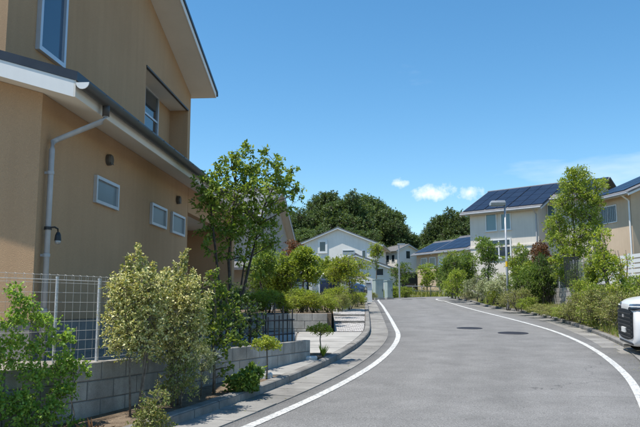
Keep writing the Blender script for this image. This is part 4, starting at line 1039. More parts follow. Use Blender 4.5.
# young tree with a bare trunk in the bed
g = bedp(214, 394); Yg = g.y
def offg(px, py, dy=0.0): p = at(px, py, Yg); return (p.x - g.x, dy, p.z - g.z)
cs = []
for (px, py, r, dy) in [(214, 285, .16, 0), (222, 298, .2, .1), (208, 305, .18, -.1), (228, 312, .17, .1), (216, 318, .22, 0), (202, 322, .14, -.1), (234, 326, .15, .15), (222, 335, .2, -.1), (208, 338, .16, .1), (236, 342, .13, 0), (217, 348, .16, 0), (226, 356, .1, -.1), (204, 352, .1, 0), (212, 272, .1, 0), (220, 375, .06, .02), (232, 367, .05, 0)]:
    p = offg(px, py, dy); cs.append((p[0], p[1], p[2], r, r, r * .85))
plant('young_tree', 'young tree with slim bare trunk and loose green crown in the roadside bed', 'tree', g, [([(0, 0, 0), offg(214.5, 370), offg(213, 345, .02), offg(216, 315), offg(214, 282)], .022, .008)], cs, 190, 8, .058, M['lf_tree'], M['bark'], fancy=True, up=.7, twig_r=.003)
# clipped little topiaries
def topiary(px, py, rz, label, w=.16):
    g = bedp(px, py); hgt = .46
    plant('topiary', label, 'shrub', g, [(wobble((0, 0, 0), (.0, 0, hgt), 3, .03), .013, .01)], [(-w * .6, 0, hgt + .02, .12, .12, .07), (w * .5, .05, hgt + .05, .12, .12, .07), (0, -.05, hgt + .09, .13, .13, .07), (w * .8, 0, hgt + .0, .1, .1, .06), (-w, .05, hgt + .06, .09, .1, .05), (0, .08, hgt, .12, .12, .07)], 200, 7, .034, M['lf_yellow'], fancy=True, crown='foliage', twig_r=.003)
topiary(266.5, 379, 0, 'small clipped yellow-green topiary beside the iron bar fence')
topiary(320.5, 357, 0, 'small clipped yellow-green topiary at the corner of the pale driveway', .2)
g = bedp(323, 358); g.z += .02; t = thing('spiky_plant', g, 'tuft of upright green blade leaves under the driveway topiary', 'plant'); mbx = MB()
for k in range(30):
    a = random.uniform(0, 2 * math.pi); L_ = random.uniform(.16, .3); e = random.uniform(.8, 1.45); d = Vector((math.cos(a) * math.cos(e), math.sin(a) * math.cos(e), math.sin(e))); s = d.cross(Vector((0, 0, 1))).normalized() * .012
    mbx.v += [tuple(g + s), tuple(g - s), tuple(g + d * L_ * .6 - s * .8), tuple(g + d * L_), tuple(g + d * L_ * .6 + s * .8)]; q0 = len(mbx.v) - 5; mbx.f.append([q0, q0 + 1, q0 + 2, q0 + 3, q0 + 4])
mbx.build('blades', M['lf_lime'], t, fix=False)
# climbing vine over fence and wall
vp = [p for p in arc(WALL, .1) if 6.3 < p.y < 7.5]; g = Vector((vp[0].x, vp[0].y, T(vp[0].y) + .085)); cs = []
vo = offs(vp, -.16); sts = []
for i in range(len(vp)):
    e = i / (len(vp) - 1); top = 2.02 - .8 * e ** 1.6
    for z in np.arange(.4, top, .17):
        if random.random() < .92 - .45 * e - .18 * (z > 1.1): 
            b_ = max(0, 1.15 - z) * random.uniform(.1, .5); cs.append((vo[i].x - g.x + b_ * .9 + random.uniform(-.05, .05), vo[i].y - g.y - b_ * .35, z - g.z + random.uniform(-.06, .06), .11, .11, .11))
for i in range(1, len(vp), 2): sts.append((wobble((vo[i].x - g.x, vo[i].y - g.y, T(vo[i].y) - g.z), (vo[i].x - g.x, vo[i].y - g.y + .05, 1.1 - g.z + random.uniform(-.3, .5)), 6, .03), .006, .003))
plant('climbing_vine', 'bright green climbing vine covering the wall and fence at its near end', 'vine', g, sts, cs, 2200, 6, .033, M['lf_vine'], fancy=True, up=.3, twig_r=.002, crown='foliage', aspect=.75, tlen=(.6, 1.5))

# --- shared shrubs, copied along both sides (unit size: about 1 m high and wide)
PROTO = {}
def proto(key, name, lm, leaf, twigs=620, nl=8, n=16, shape=(.42, .42, .36), z0=.5, r=.24, aspect=.5, up=.5, bm=None, fancy=False, twig_up=.3):
    st = [(wobble((random.uniform(-.1, .1), random.uniform(-.1, .1), 0), (random.uniform(-.3, .3), random.uniform(-.3, .3), .65), 3, .05), .018, .006) for _ in range(5)]
    t = plant(name, 'x', 'shrub', (0, 0, 0), st, cl_ellipsoid(n, *shape, z0, r), twigs, nl, leaf, M[lm], bm, fancy=fancy, aspect=aspect, up=up, crown='foliage', twig_up=twig_up)
    PROTO[key] = [t, False]
proto('yellow', 'yellow_green_shrub', 'lf_yellow', .045)
proto('green', 'green_shrub', 'lf_green', .05)
proto('lime', 'lime_shrub', 'lf_lime', .05)
proto('pale', 'pale_shrub', 'lf_pale', .045, shape=(.42, .42, .36))
proto('dry', 'dry_shrub', 'lf_dry', .042)
proto('dark', 'dark_shrub', 'lf_dark', .05)
proto('talld', 'upright_shrub', 'lf_green', .042, shape=(.24, .24, .42), z0=.52, r=.17, n=22, twig_up=.6)
proto('red', 'red_maple', 'lf_red', .05, shape=(.36, .36, .34), z0=.6, r=.2)
def put(key, loc, h, w, label, group=None, cat=None, name=None, d=None):
    t, used = PROTO[key]
    if not used: o = t; PROTO[key][1] = True
    else: o = copy_tree(t)
    o.location = loc; o.scale = (w, d or w, h); o.rotation_euler = (0, 0, random.uniform(0, 6.28)); tag(o, label, cat, group)
    if not group and 'group' in o: del o['group']
    return o
# hedge in front of the second yard, over the low pale wall
G = 'hedge shrubs on the low pale wall'
for i, (px, Y, h, w, k) in enumerate([(238, 20.2, .75, 1.0, 'green'), (254, 20.0, .62, 1.1, 'yellow'), (270, 20.4, .72, .95, 'yellow'), (286, 19.9, .55, 1.05, 'yellow'), (301, 20.5, .7, .9, 'lime'), (314, 20.2, .58, 1.0, 'yellow'), (328, 20.7, .5, .8, 'yellow')]):
    x = (px - CX) / FPX * Y; put(k, (x, Y, lot2z(Y)), h, w, {'green': 'mid green hedge shrub at the garden tree end of the low wall', 'yellow': 'yellow-green hedge shrub on top of the low pale block wall', 'lime': 'lime green hedge shrub among the yellow ones on the low wall'}[k], G)
G = 'loose shrubs along the paved strip'
for (px, Y, h, w, k) in [(340, 22.6, .6, .6, 'dry'), (338, 24.5, .9, .9, 'yellow'), (331, 26.0, .8, .8, 'lime'), (350, 30.5, .8, .8, 'dry'), (357, 32.6, .7, .8, 'yellow'), (361, 35.0, .6, .8, 'lime'), (340, 29, .7, .9, 'yellow'), (322, 27, .7, 1.0, 'dry'), (306, 25, .8, 1.1, 'green'), (285, 24, 1.5, 1.4, 'lime'), (262, 24, 1.6, 1.5, 'green')]:
    x = (px - CX) / FPX * Y; put(k, (x, Y, lot2z(Y)), h, w, {'dry': 'dry brownish shrub beside the paved strip', 'yellow': 'yellow-green shrub beside the paved strip', 'lime': 'lime green shrub behind the hedge of the low wall', 'green': 'mid green shrub behind the hedge of the low wall'}[k], G)
# small trees of the second yard
def small_tree(px, Y, ztop_py, zcr_py, wpx, lm, label, leaf=.085, n=22, twigs=760, base=None, name='garden_tree', bm=None, r=None, nl=8, trunks=1, flat=.85):
    zb_ = base if base is not None else lot2z(Y); g = Vector(((px - CX) / FPX * Y, Y, zb_)); zt = at(px, ztop_py, Y).z - zb_; zc = at(px, zcr_py, Y).z - zb_; w = wpx / FPX * Y / 2
    hz = (zt - zc) / 2; zmid = (zt + zc) / 2; rr = r or max(.2, min(w, hz) * .42)
    cs = cl_ellipsoid(n, max(.1, w - rr * .7), max(.1, w - rr * .7), max(.1, hz - rr * .6), zmid, rr, flat, .35)
    st = [(wobble((.12 * k, .1 * k, 0), (random.uniform(-.4, .4) * w, random.uniform(-.4, .4) * w, zt - rr), 5, .025), .022 * zt ** .7, .01) for k in range(trunks)]
    return plant(name, label, 'tree', g, st, cs, twigs, nl, leaf, M[lm], bm or M['bark'], up=.6, twig_r=.006)
small_tree(307, 21.6, 240, 288, 40, 'lf_lime', 'slim green garden tree with bare trunk above the yellow-green hedge')
small_tree(349, 29.5, 250, 292, 54, 'lf_yellow', 'yellow-green garden tree in front of the parked navy car', twigs=900, n=26)
small_tree(328, 33, 254, 284, 26, 'lf_lime', 'small lime green tree behind the white gate post', twigs=420)
small_tree(287, 23.5, 252, 298, 44, 'lf_lime', 'light green garden tree between the tall airy tree and slim tree', twigs=600)
small_tree(263, 22.5, 240, 296, 40, 'lf_tree', 'green garden tree behind the tall airy tree', twigs=600)
small_tree(293, 28, 240, 268, 34, 'lf_red', 'bronze-leaved tree in front of the grey roofed house', twigs=420)
small_tree(334, 38, 258, 284, 30, 'lf_green', 'small green tree next to the parked navy car', twigs=420)
small_tree(376, 55, 240, 276, 20, 'lf_yellow', 'thin yellowish tree before the low grey gabled house', leaf=.12, twigs=300, base=T(55))
small_tree(400, 57, 259, 293, 26, 'lf_green', 'small green tree behind the green utility boxes', leaf=.12, twigs=420, base=T(57))

# ------------------------------------------------------------------ right side bank, walls and fences
kro = offs(KR, -0.14)
strip('verge', kro, offs(KR, -1.55), 0.085, 0.35, M['ground'], n=90, ymin=15.7, ymax=62)
strip('verge', offs(KR, -1.5), offs(KR, -14), 0.34, 0.9, M['ground'], n=70, ymin=15.7, ymax=49)
KRW = smooth(offs(KR, -1.62), 6)
wr = [p for p in KRW if 23.6 < p.y < 33.4]
zt = at(552, 287.5, 29.5).z
block_wall('block_wall', wr, zt, 6, 'light grey block wall behind the roadside shrubs under a dark fence', base=T(24))
t = thing('mesh_fence', (wr[0].x, wr[0].y, zt), 'grey wire mesh fence on the light block wall across the road', 'fence'); m = MB(); wa = arc(wr, .08)
for i, p in enumerate(wa): m.tube([(p.x, p.y, zt + .03), (p.x, p.y, zt + 1.0)], .003, 4, False)
for k in range(7): m.tube([(p.x, p.y, zt + .05 + k * .158) for p in wa[::5]], .0035, 4, False)
tag(m.build('wire_panel', M['post'], t, fix=False), kind='stuff')
for i in range(2, len(wa), 24):
    m = MB(); m.tube([(wa[i].x, wa[i].y, zt - .02), (wa[i].x, wa[i].y, zt + 1.05)], .022, 8); m.build('post', M['post'], t)
# dark slatted gate in the fence
gp = at(571, 272, 27.0); t = thing('garden_gate', (gp.x, gp.y, zt - .1), 'dark metal slatted gate panel beside the light block wall', 'gate')
FGt = Frame(gp.x - .25, gp.y, 0, ang_r + .15)
for k in range(9):
    m = MB(); FGt.box(m, .06 * k, .06 * k + .03, -.012, .012, zt - .05, zt + 1.1); m.build('slat', M['black'], t)
for z in (zt + .0, zt + 1.06):
    m = MB(); FGt.box(m, -.02, .53, -.02, .02, z, z + .04); m.build('rail', M['black'], t)
# white slatted fence on a low wall, far right
wf0 = at(598, 282, 26.0); wf1 = at(668, 282, 21.5); an = math.atan2(wf1.y - wf0.y, wf1.x - wf0.x); FWf = Frame(wf0.x, wf0.y, 0, an); Lf = (wf1 - wf0).to_2d().length; zf = at(620, 285, 24.5).z
pth = [Vector((wf0.x, wf0.y)), Vector((wf1.x, wf1.y))]
block_wall('block_wall', pth, zf, 6, 'pale block wall carrying the white slatted fence', base=T(22))
t = thing('slatted_fence', (wf0.x, wf0.y, zf), 'white horizontal slatted fence on the pale wall before the beige house', 'fence')
for k in range(6):
    m = MB(); FWf.box(m, 0, Lf, -.03, -.008, zf + .05 + k * .165, zf + .05 + k * .165 + .12); m.build('slat', M['white_trim'], t)
u = .05
while u < Lf:
    m = MB(); FWf.box(m, u, u + .05, -.005, .045, zf - .02, zf + 1.05); m.build('post', M['white_trim'], t); u += 1.1

# street lamp
Yl = 31.5; g = at(508, 300, Yl); lx, ly = g.x, g.y; ltop = at(506.3, 203, Yl).z
t = thing('street_lamp', (lx, ly, T(ly)), 'grey street lamp pole with a box-shaped lamp head among the shrubs', 'street lamp')
m = MB(); m.tube([(lx, ly, T(ly)), (lx, ly, T(ly) + 1.6), (lx, ly, ltop)], [.06, .05, .04], 14); m.build('pole', M['lamp_metal'], t, smooth=True)
m = MB(); m.tube([(lx + .02, ly, ltop - .05), (lx - .12, ly, ltop - .01), (lx - .2, ly, ltop)], .035, 8); m.build('arm', M['lamp_metal'], t)
hd = MB(); z0 = ltop - .11; x1, x0 = lx + .02, lx - .66
A_ = [(x0, ly - .15, z0), (x1, ly - .11, z0), (x1, ly + .11, z0), (x0, ly + .15, z0)]; B_ = [(x0, ly - .17, z0 + .1), (x1, ly - .13, z0 + .12), (x1, ly + .13, z0 + .12), (x0, ly + .17, z0 + .1)]; C_ = [(x0 + .06, ly - .12, z0 + .2), (x1 - .03, ly - .1, z0 + .22), (x1 - .03, ly + .1, z0 + .22), (x0 + .06, ly + .12, z0 + .2)]
hd.quads(A_, B_); hd.quads(B_, C_); hd.poly(C_); hd.poly(A_[::-1]); ho = hd.build('lamp_head', M['lamp_metal'], t)
m = MB(); m.prism([(x0 + .05, ly - .12, z0 - .03), (x1 - .1, ly - .09, z0 - .03), (x1 - .1, ly + .09, z0 - .03), (x0 + .05, ly + .12, z0 - .03)], (0, 0, .028)); m.build('diffuser', M['frost'], ho)
m = MB(); zz = at(508, 264, Yl).z; m.tube([(lx, ly, zz - .12), (lx, ly, zz + .12)], 0.0575, 14); m.build('sticker', M['yellow'], t)
# thin far lamp pole
fp = at(399.5, 290, 51.5); t = thing('street_lamp', (fp.x, fp.y, T(51.5)), 'thin far street lamp pole beside the green utility boxes', 'street lamp'); ft = at(399.5, 244, 51.5).z
m = MB(); m.tube([(fp.x, fp.y, T(51.5) - .05), (fp.x, fp.y, ft)], [.06, .04], 8); m.build('pole', M['lamp_metal'], t); m = MB(); m.prism([(fp.x - .1, fp.y - .1, ft - .08), (fp.x + .45, fp.y - .1, ft - .08), (fp.x + .45, fp.y + .1, ft - .08), (fp.x - .1, fp.y + .1, ft - .08)], (0, 0, .12)); m.build('lamp_head', M['lamp_metal'], t)

# shrubs along the right kerb; (px, Y, base px offset) sizes in metres
def rsh(k, px, Y, h, w, label, group=None, rise=.15, cat=None):
    x = (px - CX) / FPX * Y; put(k, (x, Y, T(Y) + rise), h, w, label, group, cat)
GN = {'dry': 'dry brownish green shrub ', 'lime': 'lime green shrub ', 'pale': 'pale silvery shrub ', 'yellow': 'yellow-green shrub ', 'green': 'mid green bush ', 'talld': 'upright narrow green bush ', 'dark': 'dark green bush ', 'red': 'reddish maple bush '}
def place(px, Y):
    if px > 606: return 'behind the nose of the white car'
    if Y < 21: return 'on the kerb below the slim yellow-green tree'
    if Y < 24.4: return 'on the kerb below the dark slatted gate'
    if Y < 28.5: return 'low in front of the light grey block wall'
    if Y < 33.3: return 'growing about the foot of the street lamp' if px < 530 else 'crowding behind the light grey block wall'
    if Y < 39: return 'on the kerb before the big solar house'
    return 'where the right kerb meets the far bend'
GL = {'dry': 'dry brownish green shrub spilling along the right kerb', 'lime': 'lime green shrub in the planting along the right kerb', 'pale': 'pale silvery shrub beside the right kerb near the street lamp', 'yellow': 'yellow-green shrub in the planting along the right kerb', 'green': 'mid green bush in the planting along the right kerb', 'tall': 'upright lime green shrub before the right houses', 'talld': 'upright mid green shrub before the right houses', 'dark': 'dark green bush in the planting along the right kerb', 'red': 'reddish maple bush before the big solar house'}
for (k, px, Y, h, w) in [
    ('dry', 613, 18.6, .95, 1.0), ('dry', 602, 19.6, 1.15, 1.2), ('lime', 592, 20.6, 1.2, 1.2), ('dry', 580, 21.6, .95, 1.1), ('yellow', 607, 20.6, 1.3, 1.1), ('dry', 570, 22.6, .6, 1.0), ('lime', 560, 23.4, .4, .9),
    ('dry', 549, 24.4, .38, .9), ('dry', 538, 26.0, .42, .9), ('lime', 527, 27.6, .6, .9), ('dry', 517, 29.0, .95, 1.1), ('green', 523, 30.5, 1.5, 1.3), ('dry', 507, 29.6, .8, .9),
    ('pale', 497, 33.2, 1.45, 1.6), ('yellow', 492, 33.0, .7, .8), ('pale', 478, 37.5, 1.4, 1.6), ('pale', 486, 35.0, 1.2, 1.2), ('dry', 467, 38.6, .5, .9),
    ('lime', 456, 41.0, 1.7, 1.5), ('talld', 452, 43.0, 2.7, 2.2), ('lime', 449, 45.5, 1.4, 1.3), ('green', 462, 45.0, 2.2, 1.8), ('green', 447, 50, 2.2, 1.8),
    ('lime', 528, 31.6, 2.0, 1.6), ('green', 534, 33, 2.8, 1.8), ('red', 541, 31.8, 2.6, 1.7), ('green', 533, 30.8, 2.0, 1.3), ('dark', 548, 30.6, 2.4, 1.6), ('green', 561, 31.4, 2.1, 1.7), ('talld', 540, 30.4, 1.9, 1.3),
    ('green', 585, 27.5, 2.2, 1.6), ('lime', 580, 26.5, 1.3, 1.0), ('green', 634, 21.0, 1.5, 1.6), ('dry', 630, 18.4, 1.1, 1.2), ('lime', 650, 19.5, 1.5, 1.5)]:
    rsh(k, px, Y, h, w, GN[k] + place(px, Y), 'shrubs planted along the right side of the road', rise=.12 if Y < 30 else .2)
for k, px, Y, h, w, lab in (('lime', 393, 52.5, .9, 1.3, 'bright green bush at the foot of the thin far lamp pole'), ('lime', 405, 54.5, .85, 1.4, 'bright green bush between the far lamp pole and brown shed'), ('dry', 373, 46.5, .5, .6, 'small dry bush between letterbox pillar and utility cabinet')):
    rsh(k, px, Y, h, w, lab, 'bushes at the far bend of the road', rise=.0)
# taller right-hand trees
def rbase(Y): return T(Y) + .35
bt = Vector(((573 - CX) / FPX * 29.0, 29.0, rbase(29))); cs = []
for (px, py, r) in [(574, 178, .5), (584, 182, .45), (563, 186, .45), (592, 190, .42), (572, 194, .6), (583, 202, .6), (560, 204, .5), (594, 206, .45), (571, 214, .65), (585, 219, .6), (558, 222, .5), (597, 224, .35), (566, 232, .6), (580, 236, .6), (592, 238, .45), (556, 240, .5), (572, 249, .6), (587, 253, .5), (560, 256, .5), (574, 266, .55), (553, 262, .35), (588, 270, .4), (563, 276, .4), (550, 229, .28), (600, 184, .22), (567, 175, .3), (580, 173, .25)]:
    p = at(px, py, 29.0); cs.append((p.x - bt.x, random.uniform(-.7, .7), p.z - bt.z, r, r, r * .85))
plant('garden_tree', 'tall dense light green tree between the two right hand houses', 'tree', bt, [(wobble((0, 0, 0), (.1, 0, 4.6), 6, .015), .08, .015), (wobble((.1, .1, 0), (.5, .2, 3.8), 5, .02), .06, .012), (wobble((-.1, 0, 0), (-.5, 0, 3.4), 5, .02), .06, .012)], cs, 2700, 8, .092, M['lf_lime'], M['bark'], up=.6, twig_r=.006)
small_tree(487, 36.5, 229, 285, 34, 'lf_green', 'bushy green tree in front of the big solar house windows', leaf=.10, n=24, twigs=560, base=rbase(36.5))
small_tree(604, 21.2, 226, 296, 36, 'lf_yellow', 'slim loose yellow-green tree in front of the white slatted fence', leaf=.07, n=24, twigs=430, base=T(21.2) + .2, trunks=4)
small_tree(590, 22.0, 248, 300, 28, 'lf_lime', 'slim lime green tree next to the dark gate', leaf=.07, n=18, twigs=330, base=T(22) + .2, trunks=3)
small_tree(622, 22.6, 244, 296, 24, 'lf_yellow', 'thin twiggy yellowish tree beside the white slatted fence', leaf=.06, n=14, twigs=210, base=T(22.6) + .2, trunks=4)
small_tree(518, 33.6, 243, 290, 34, 'lf_lime', 'light green bushy tree right beside the street lamp', leaf=.09, n=22, twigs=480, base=rbase(33.6))
small_tree(467, 44, 242, 285, 30, 'lf_green', 'green tree at the corner of the big solar house', leaf=.11, n=22, twigs=480, base=rbase(44))
small_tree(455, 52, 246, 292, 40, 'lf_lime', 'broad light green tree before the small pale solar house', leaf=.12, n=26, twigs=620, base=T(52))
small_tree(426, 64, 257, 292, 26, 'lf_lime', 'round light green tree in front of the far beige solar house', leaf=.14, n=20, twigs=440, base=T(64))
small_tree(440, 66, 262, 293, 20, 'lf_green', 'small green tree at the far bend of the road', leaf=.14, n=18, twigs=380, base=T(66))
# hill trees behind the houses: three shapes, copied
def hill_proto(seed, lab):
    cs = cl_ellipsoid(60, 3.7, 3.7, 4.9, 8.9, 1.5, .85, .5)
    return plant('hill_tree', lab, 'tree', (0, 0, 0), [(wobble((0, 0, 0), (0, 0, 12), 5, .01), .3, .08)], cs, 4200, 8, .29, M['lf_hill'], M['dark_bark'], twig_r=.03, up=.7, aspect=.62)
HP = [[hill_proto(i, 'dark green hill tree'), False] for i in range(3)]
G1 = 'trees on the hill behind the white gabled house'; G2 = 'trees on the hill behind the solar houses'
for i, (px, top, Y, w) in enumerate([(283, 222, 118, 1.0), (297, 208, 122, 1.0), (313, 201, 116, 1.05), (329, 191, 120, 1.2), (348, 190, 115, 1.2), (338, 193, 124, 1.1), (366, 194, 128, 1.1), (384, 200, 128, 1.1), (396, 212, 124, .9), (306, 228, 104, .9), (378, 226, 126, .9), (345, 222, 106, .95), (270, 236, 125, .9), (322, 226, 102, .9), (360, 224, 104, .8), (403, 238, 128, .7),
                                      (418, 234, 132, .75), (430, 224, 130, .85), (444, 214, 128, .95), (459, 206, 126, 1.0), (474, 203, 130, 1.0), (490, 206, 132, 1.0), (436, 238, 120, .8), (455, 232, 116, .9)]):
    p, used = HP[i % 3]; o = p if not used else copy_tree(p); HP[i % 3][1] = True
    x = (px - CX) / FPX * Y; hgt = at(px, top, Y).z - T(Y); o.location = (x, Y, T(Y)); o.scale = (w, w, hgt / 14.3); o.rotation_euler = (0, 0, random.uniform(0, 6.28))
    if i < 16: lab = 'dark hill tree ' + ('above the grey roofed beige house' if px < 300 else 'rising above the left eave of the white gabled house' if px < 325 else 'rising above the ridge of the white gabled house' if px < 356 else 'rising above the right eave of the white gabled house' if px < 381 else 'above the roof of the far white house')
    else: lab = 'dark hill tree ' + ('between the far white house and far beige solar house' if px < 432 else 'above the small pale solar house' if px < 462 else 'behind the roof edge of the big solar house')
    tag(o, lab, 'tree', G1 if i < 16 else G2)

# grass and weeds
def grass(name, label, pts, h, wd):
    n = len(pts); P_ = np.array(pts); a = rng.uniform(0, 6.28, n); lean = rng.normal(0, .35, (n, 2)); H_ = h * rng.uniform(.5, 1.3, n)
    s = np.stack([np.cos(a), np.sin(a), np.zeros(n)], 1) * wd; tip = P_ + np.concatenate([lean * H_[:, None], H_[:, None]], 1)
    V = np.stack([P_ - s, P_ + s, tip], 1).reshape(-1, 3); Fc = np.arange(n * 3).reshape(-1, 3)
    o = bpy.data.objects.new(name, mesh_np(name, V, Fc, M['lf_grass'])); COL.objects.link(o); return tag(o, label, 'grass', kind='stuff')
pts = []
ko = arc(kro, .05)
for _ in range(14000):
    p = random.choice(ko)
    if 15.8 < p.y < 40:
        d = random.random() ** 1.5 * 1.3 + .02; i = ko.index(p); t_ = (ko[min(i + 1, len(ko) - 1)] - ko[max(0, i - 1)]).normalized(); q_ = p + Vector((t_.y, -t_.x)) * d
        pts.append((q_.x, q_.y, T(q_.y) + .08 + .18 * d))
grass('grass', 'uneven green grass growing along the right kerb', pts, .2, .009)
pts = []
for _ in range(5000):
    x = random.uniform(2.6, 7.2); y = random.uniform(50, 66)
    if x < xat(LL, y) - .4 if y < 58 else True: pts.append((x, y, T(y) - .08))
for _ in range(2500):
    y = random.uniform(58, 70); x = random.uniform(4, 14)
    if y > 61: pts.append((x, y, T(y) - .08))
grass('weeds', 'tall pale green weeds beyond the far bend of the road', pts, .7, .03)

# ------------------------------------------------------------------ things at the far bend on the left
def boxy(name, label, cat, px, Y, w, d, h, mat, rot=.1, parts=()):
    p = at(px, 290, Y); z = T(Y) + .05; t = thing(name, (p.x, p.y, z), label, cat); F_ = Frame(p.x, p.y, 0, rot); m = MB(); F_.box(m, -w / 2, w / 2, -d / 2, d / 2, z - .1, z + h); m.build('cabinet' if cat != 'letterbox' else 'pillar', mat, t)
    return t, F_, z
for px, lab in ((378, 'pale green utility cabinet next to the letterbox pillar'), (388.5, 'pale green utility cabinet next to the thin lamp pole')):
    w_ = .29 if px < 380 else .20; hh = 1.28 if px < 380 else 1.2
    t, F_, z = boxy('utility_cabinet', lab, 'cabinet', px, 47.5 if px < 380 else 49.0, 2 * w_, .5, hh, M['box_green'], rot=.35)
    m = MB(); F_.box(m, -w_ - .03, w_ + .03, -.28, .28, z + hh + .002, z + hh + .05); m.build('cap', M['box_green'], t); m = MB(); F_.box(m, -w_ - .06, w_ + .06, -.31, .31, z - .12, z + .06); m.build('plinth', M['concrete'], t)
    m = MB(); F_.box(m, -w_ + .03, w_ - .03, -.263, -.252, z + .12, z + hh - .08); d_ = m.build('door', M['box_green'], t)
    m = MB(); F_.box(m, w_ - .09, w_ - .06, -.285, -.264, z + .5, z + .65); m.build('handle', M['black'], d_)
t, F_, z = boxy('letterbox_pillar', 'white gate pillar with a letterbox slot at the end of the left kerb', 'letterbox', 368, 41.5, .42, .3, 1.25, M['white_trim'])
m = MB(); F_.box(m, -.16, .16, -.175, -.152, z + .82, z + 1.08); q_ = m.build('letterbox', M['lamp_metal'], t); m = MB(); F_.box(m, -.13, .13, -.186, -.176, z + 1.0, z + 1.04); m.build('slot', M['black'], q_)
for px, Y, lab in ((345.5, 30.8, 'white gate post wrapped by the yellow-green tree'), (314.5, 27.0, 'white gate post behind the slim green tree')):
    z = lot2z(Y); p = at(px, 290, Y); t = thing('gate_post', (p.x, p.y, z), lab, 'gate post'); F_ = Frame(p.x, p.y, 0, .1); m = MB(); F_.box(m, -.2, .2, -.09, .09, z - .1, z + 1.22); m.build('pillar', M['white_trim'], t)
    m = MB(); F_.box(m, -.23, .23, -.12, .12, z + 1.222, z + 1.27); m.build('cap', M['white_trim'], t); m = MB(); F_.box(m, -.1, .1, -.11, -.091, z + .8, z + 1.0); m.build('nameplate', M['lamp_metal'], t)
# grey slatted fence behind the hedge
p0, p1 = at(272, 290, 26.0), at(312, 290, 27.0); an = math.atan2(p1.y - p0.y, p1.x - p0.x); F_ = Frame(p0.x, p0.y, 0, an); Lq = (p1 - p0).to_2d().length; z = lot2z(26.5); t = thing('slatted_fence', (p0.x, p0.y, z), 'grey slatted garden fence behind the hedge of the low wall', 'fence')
for k in range(6): m = MB(); F_.box(m, 0, Lq - .25, -.012, .012, z + .15 + .16 * k, z + .27 + .16 * k); m.build('slat', M['lamp_metal'], t)
for u in (.02, Lq * .45, Lq - .32): m = MB(); F_.box(m, u, u + .05, .013, .06, z - .05, z + 1.15); m.build('post', M['lamp_metal'], t)
# brown shed and railing beyond the bend
t, F_, z = boxy('garden_shed', 'dark brown shed beyond the far bend of the road', 'shed', 409.5, 66, 1.25, 1.4, 1.95, M['shed'])
m = MB(); F_.prof_u(m, [(-.85, z + 1.97), (.85, z + 2.1), (.85, z + 2.18), (-.85, z + 2.05)], -.72, .72); m.build('roof', M['shed'], t)
m = MB(); F_.box(m, -.5, .5, -.73, -.702, z + .05, z + 1.8); d_ = m.build('door', M['shed'], t); m = MB(); F_.box(m, .35, .4, -.76, -.731, z + .85, z + 1.0); m.build('handle', M['lamp_metal'], d_)
p0, p1 = at(404, 290, 62.5), at(440, 290, 64.5); an = math.atan2(p1.y - p0.y, p1.x - p0.x); F_ = Frame(p0.x, p0.y, 0, an); Lq = (p1 - p0).to_2d().length; z = T(63) - .05; t = thing('railing', (p0.x, p0.y, z), 'low grey tubular railing beyond the far bend', 'railing')
for h in (.5, .92): m = MB(); m.tube([F_.p(0, 0, z + h), F_.p(Lq, 0, z + h)], .035, 8); m.build('rail', M['lamp_metal'], t)
for k in range(5): u = Lq * k / 4; m = MB(); m.tube([F_.p(u, .08, z - .1), F_.p(u, .08, z + .95)], .04, 8); m.build('post', M['lamp_metal'], t)

# fallen leaves and grit gathered in the gutters
pts = []
for c, sg in ((arc(KL, .05), -1), (arc(KR, .05), 1)):
    c = [p for p in c if 5 < p.y < 40]; o_ = offs(c, .06 * sg)
    for _ in range(420):
        i = random.randrange(len(c)); d = random.random() ** 2.2 * .5; p = c[i].lerp(o_[i], d / .06); pts.append((p.x, p.y, T(p.y) + .012))
P_ = np.array(pts); n = len(P_); d = unit(np.concatenate([rng.normal(0, 1, (n, 2)), rng.normal(0, .08, (n, 1))], 1)); nr = unit(np.array([0, 0, 1.0]) + rng.normal(0, .2, (n, 3))); L_ = rng.uniform(.015, .045, n)
V, Fc = leaf_arrays(P_, d, nr, L_, L_ * .55, False)
o = bpy.data.objects.new('leaf_litter', mesh_np('leaf_litter', V, Fc, M['lf_dry'])); COL.objects.link(o); tag(o, 'dry fallen leaves scattered along the gutters', 'leaves', kind='stuff')

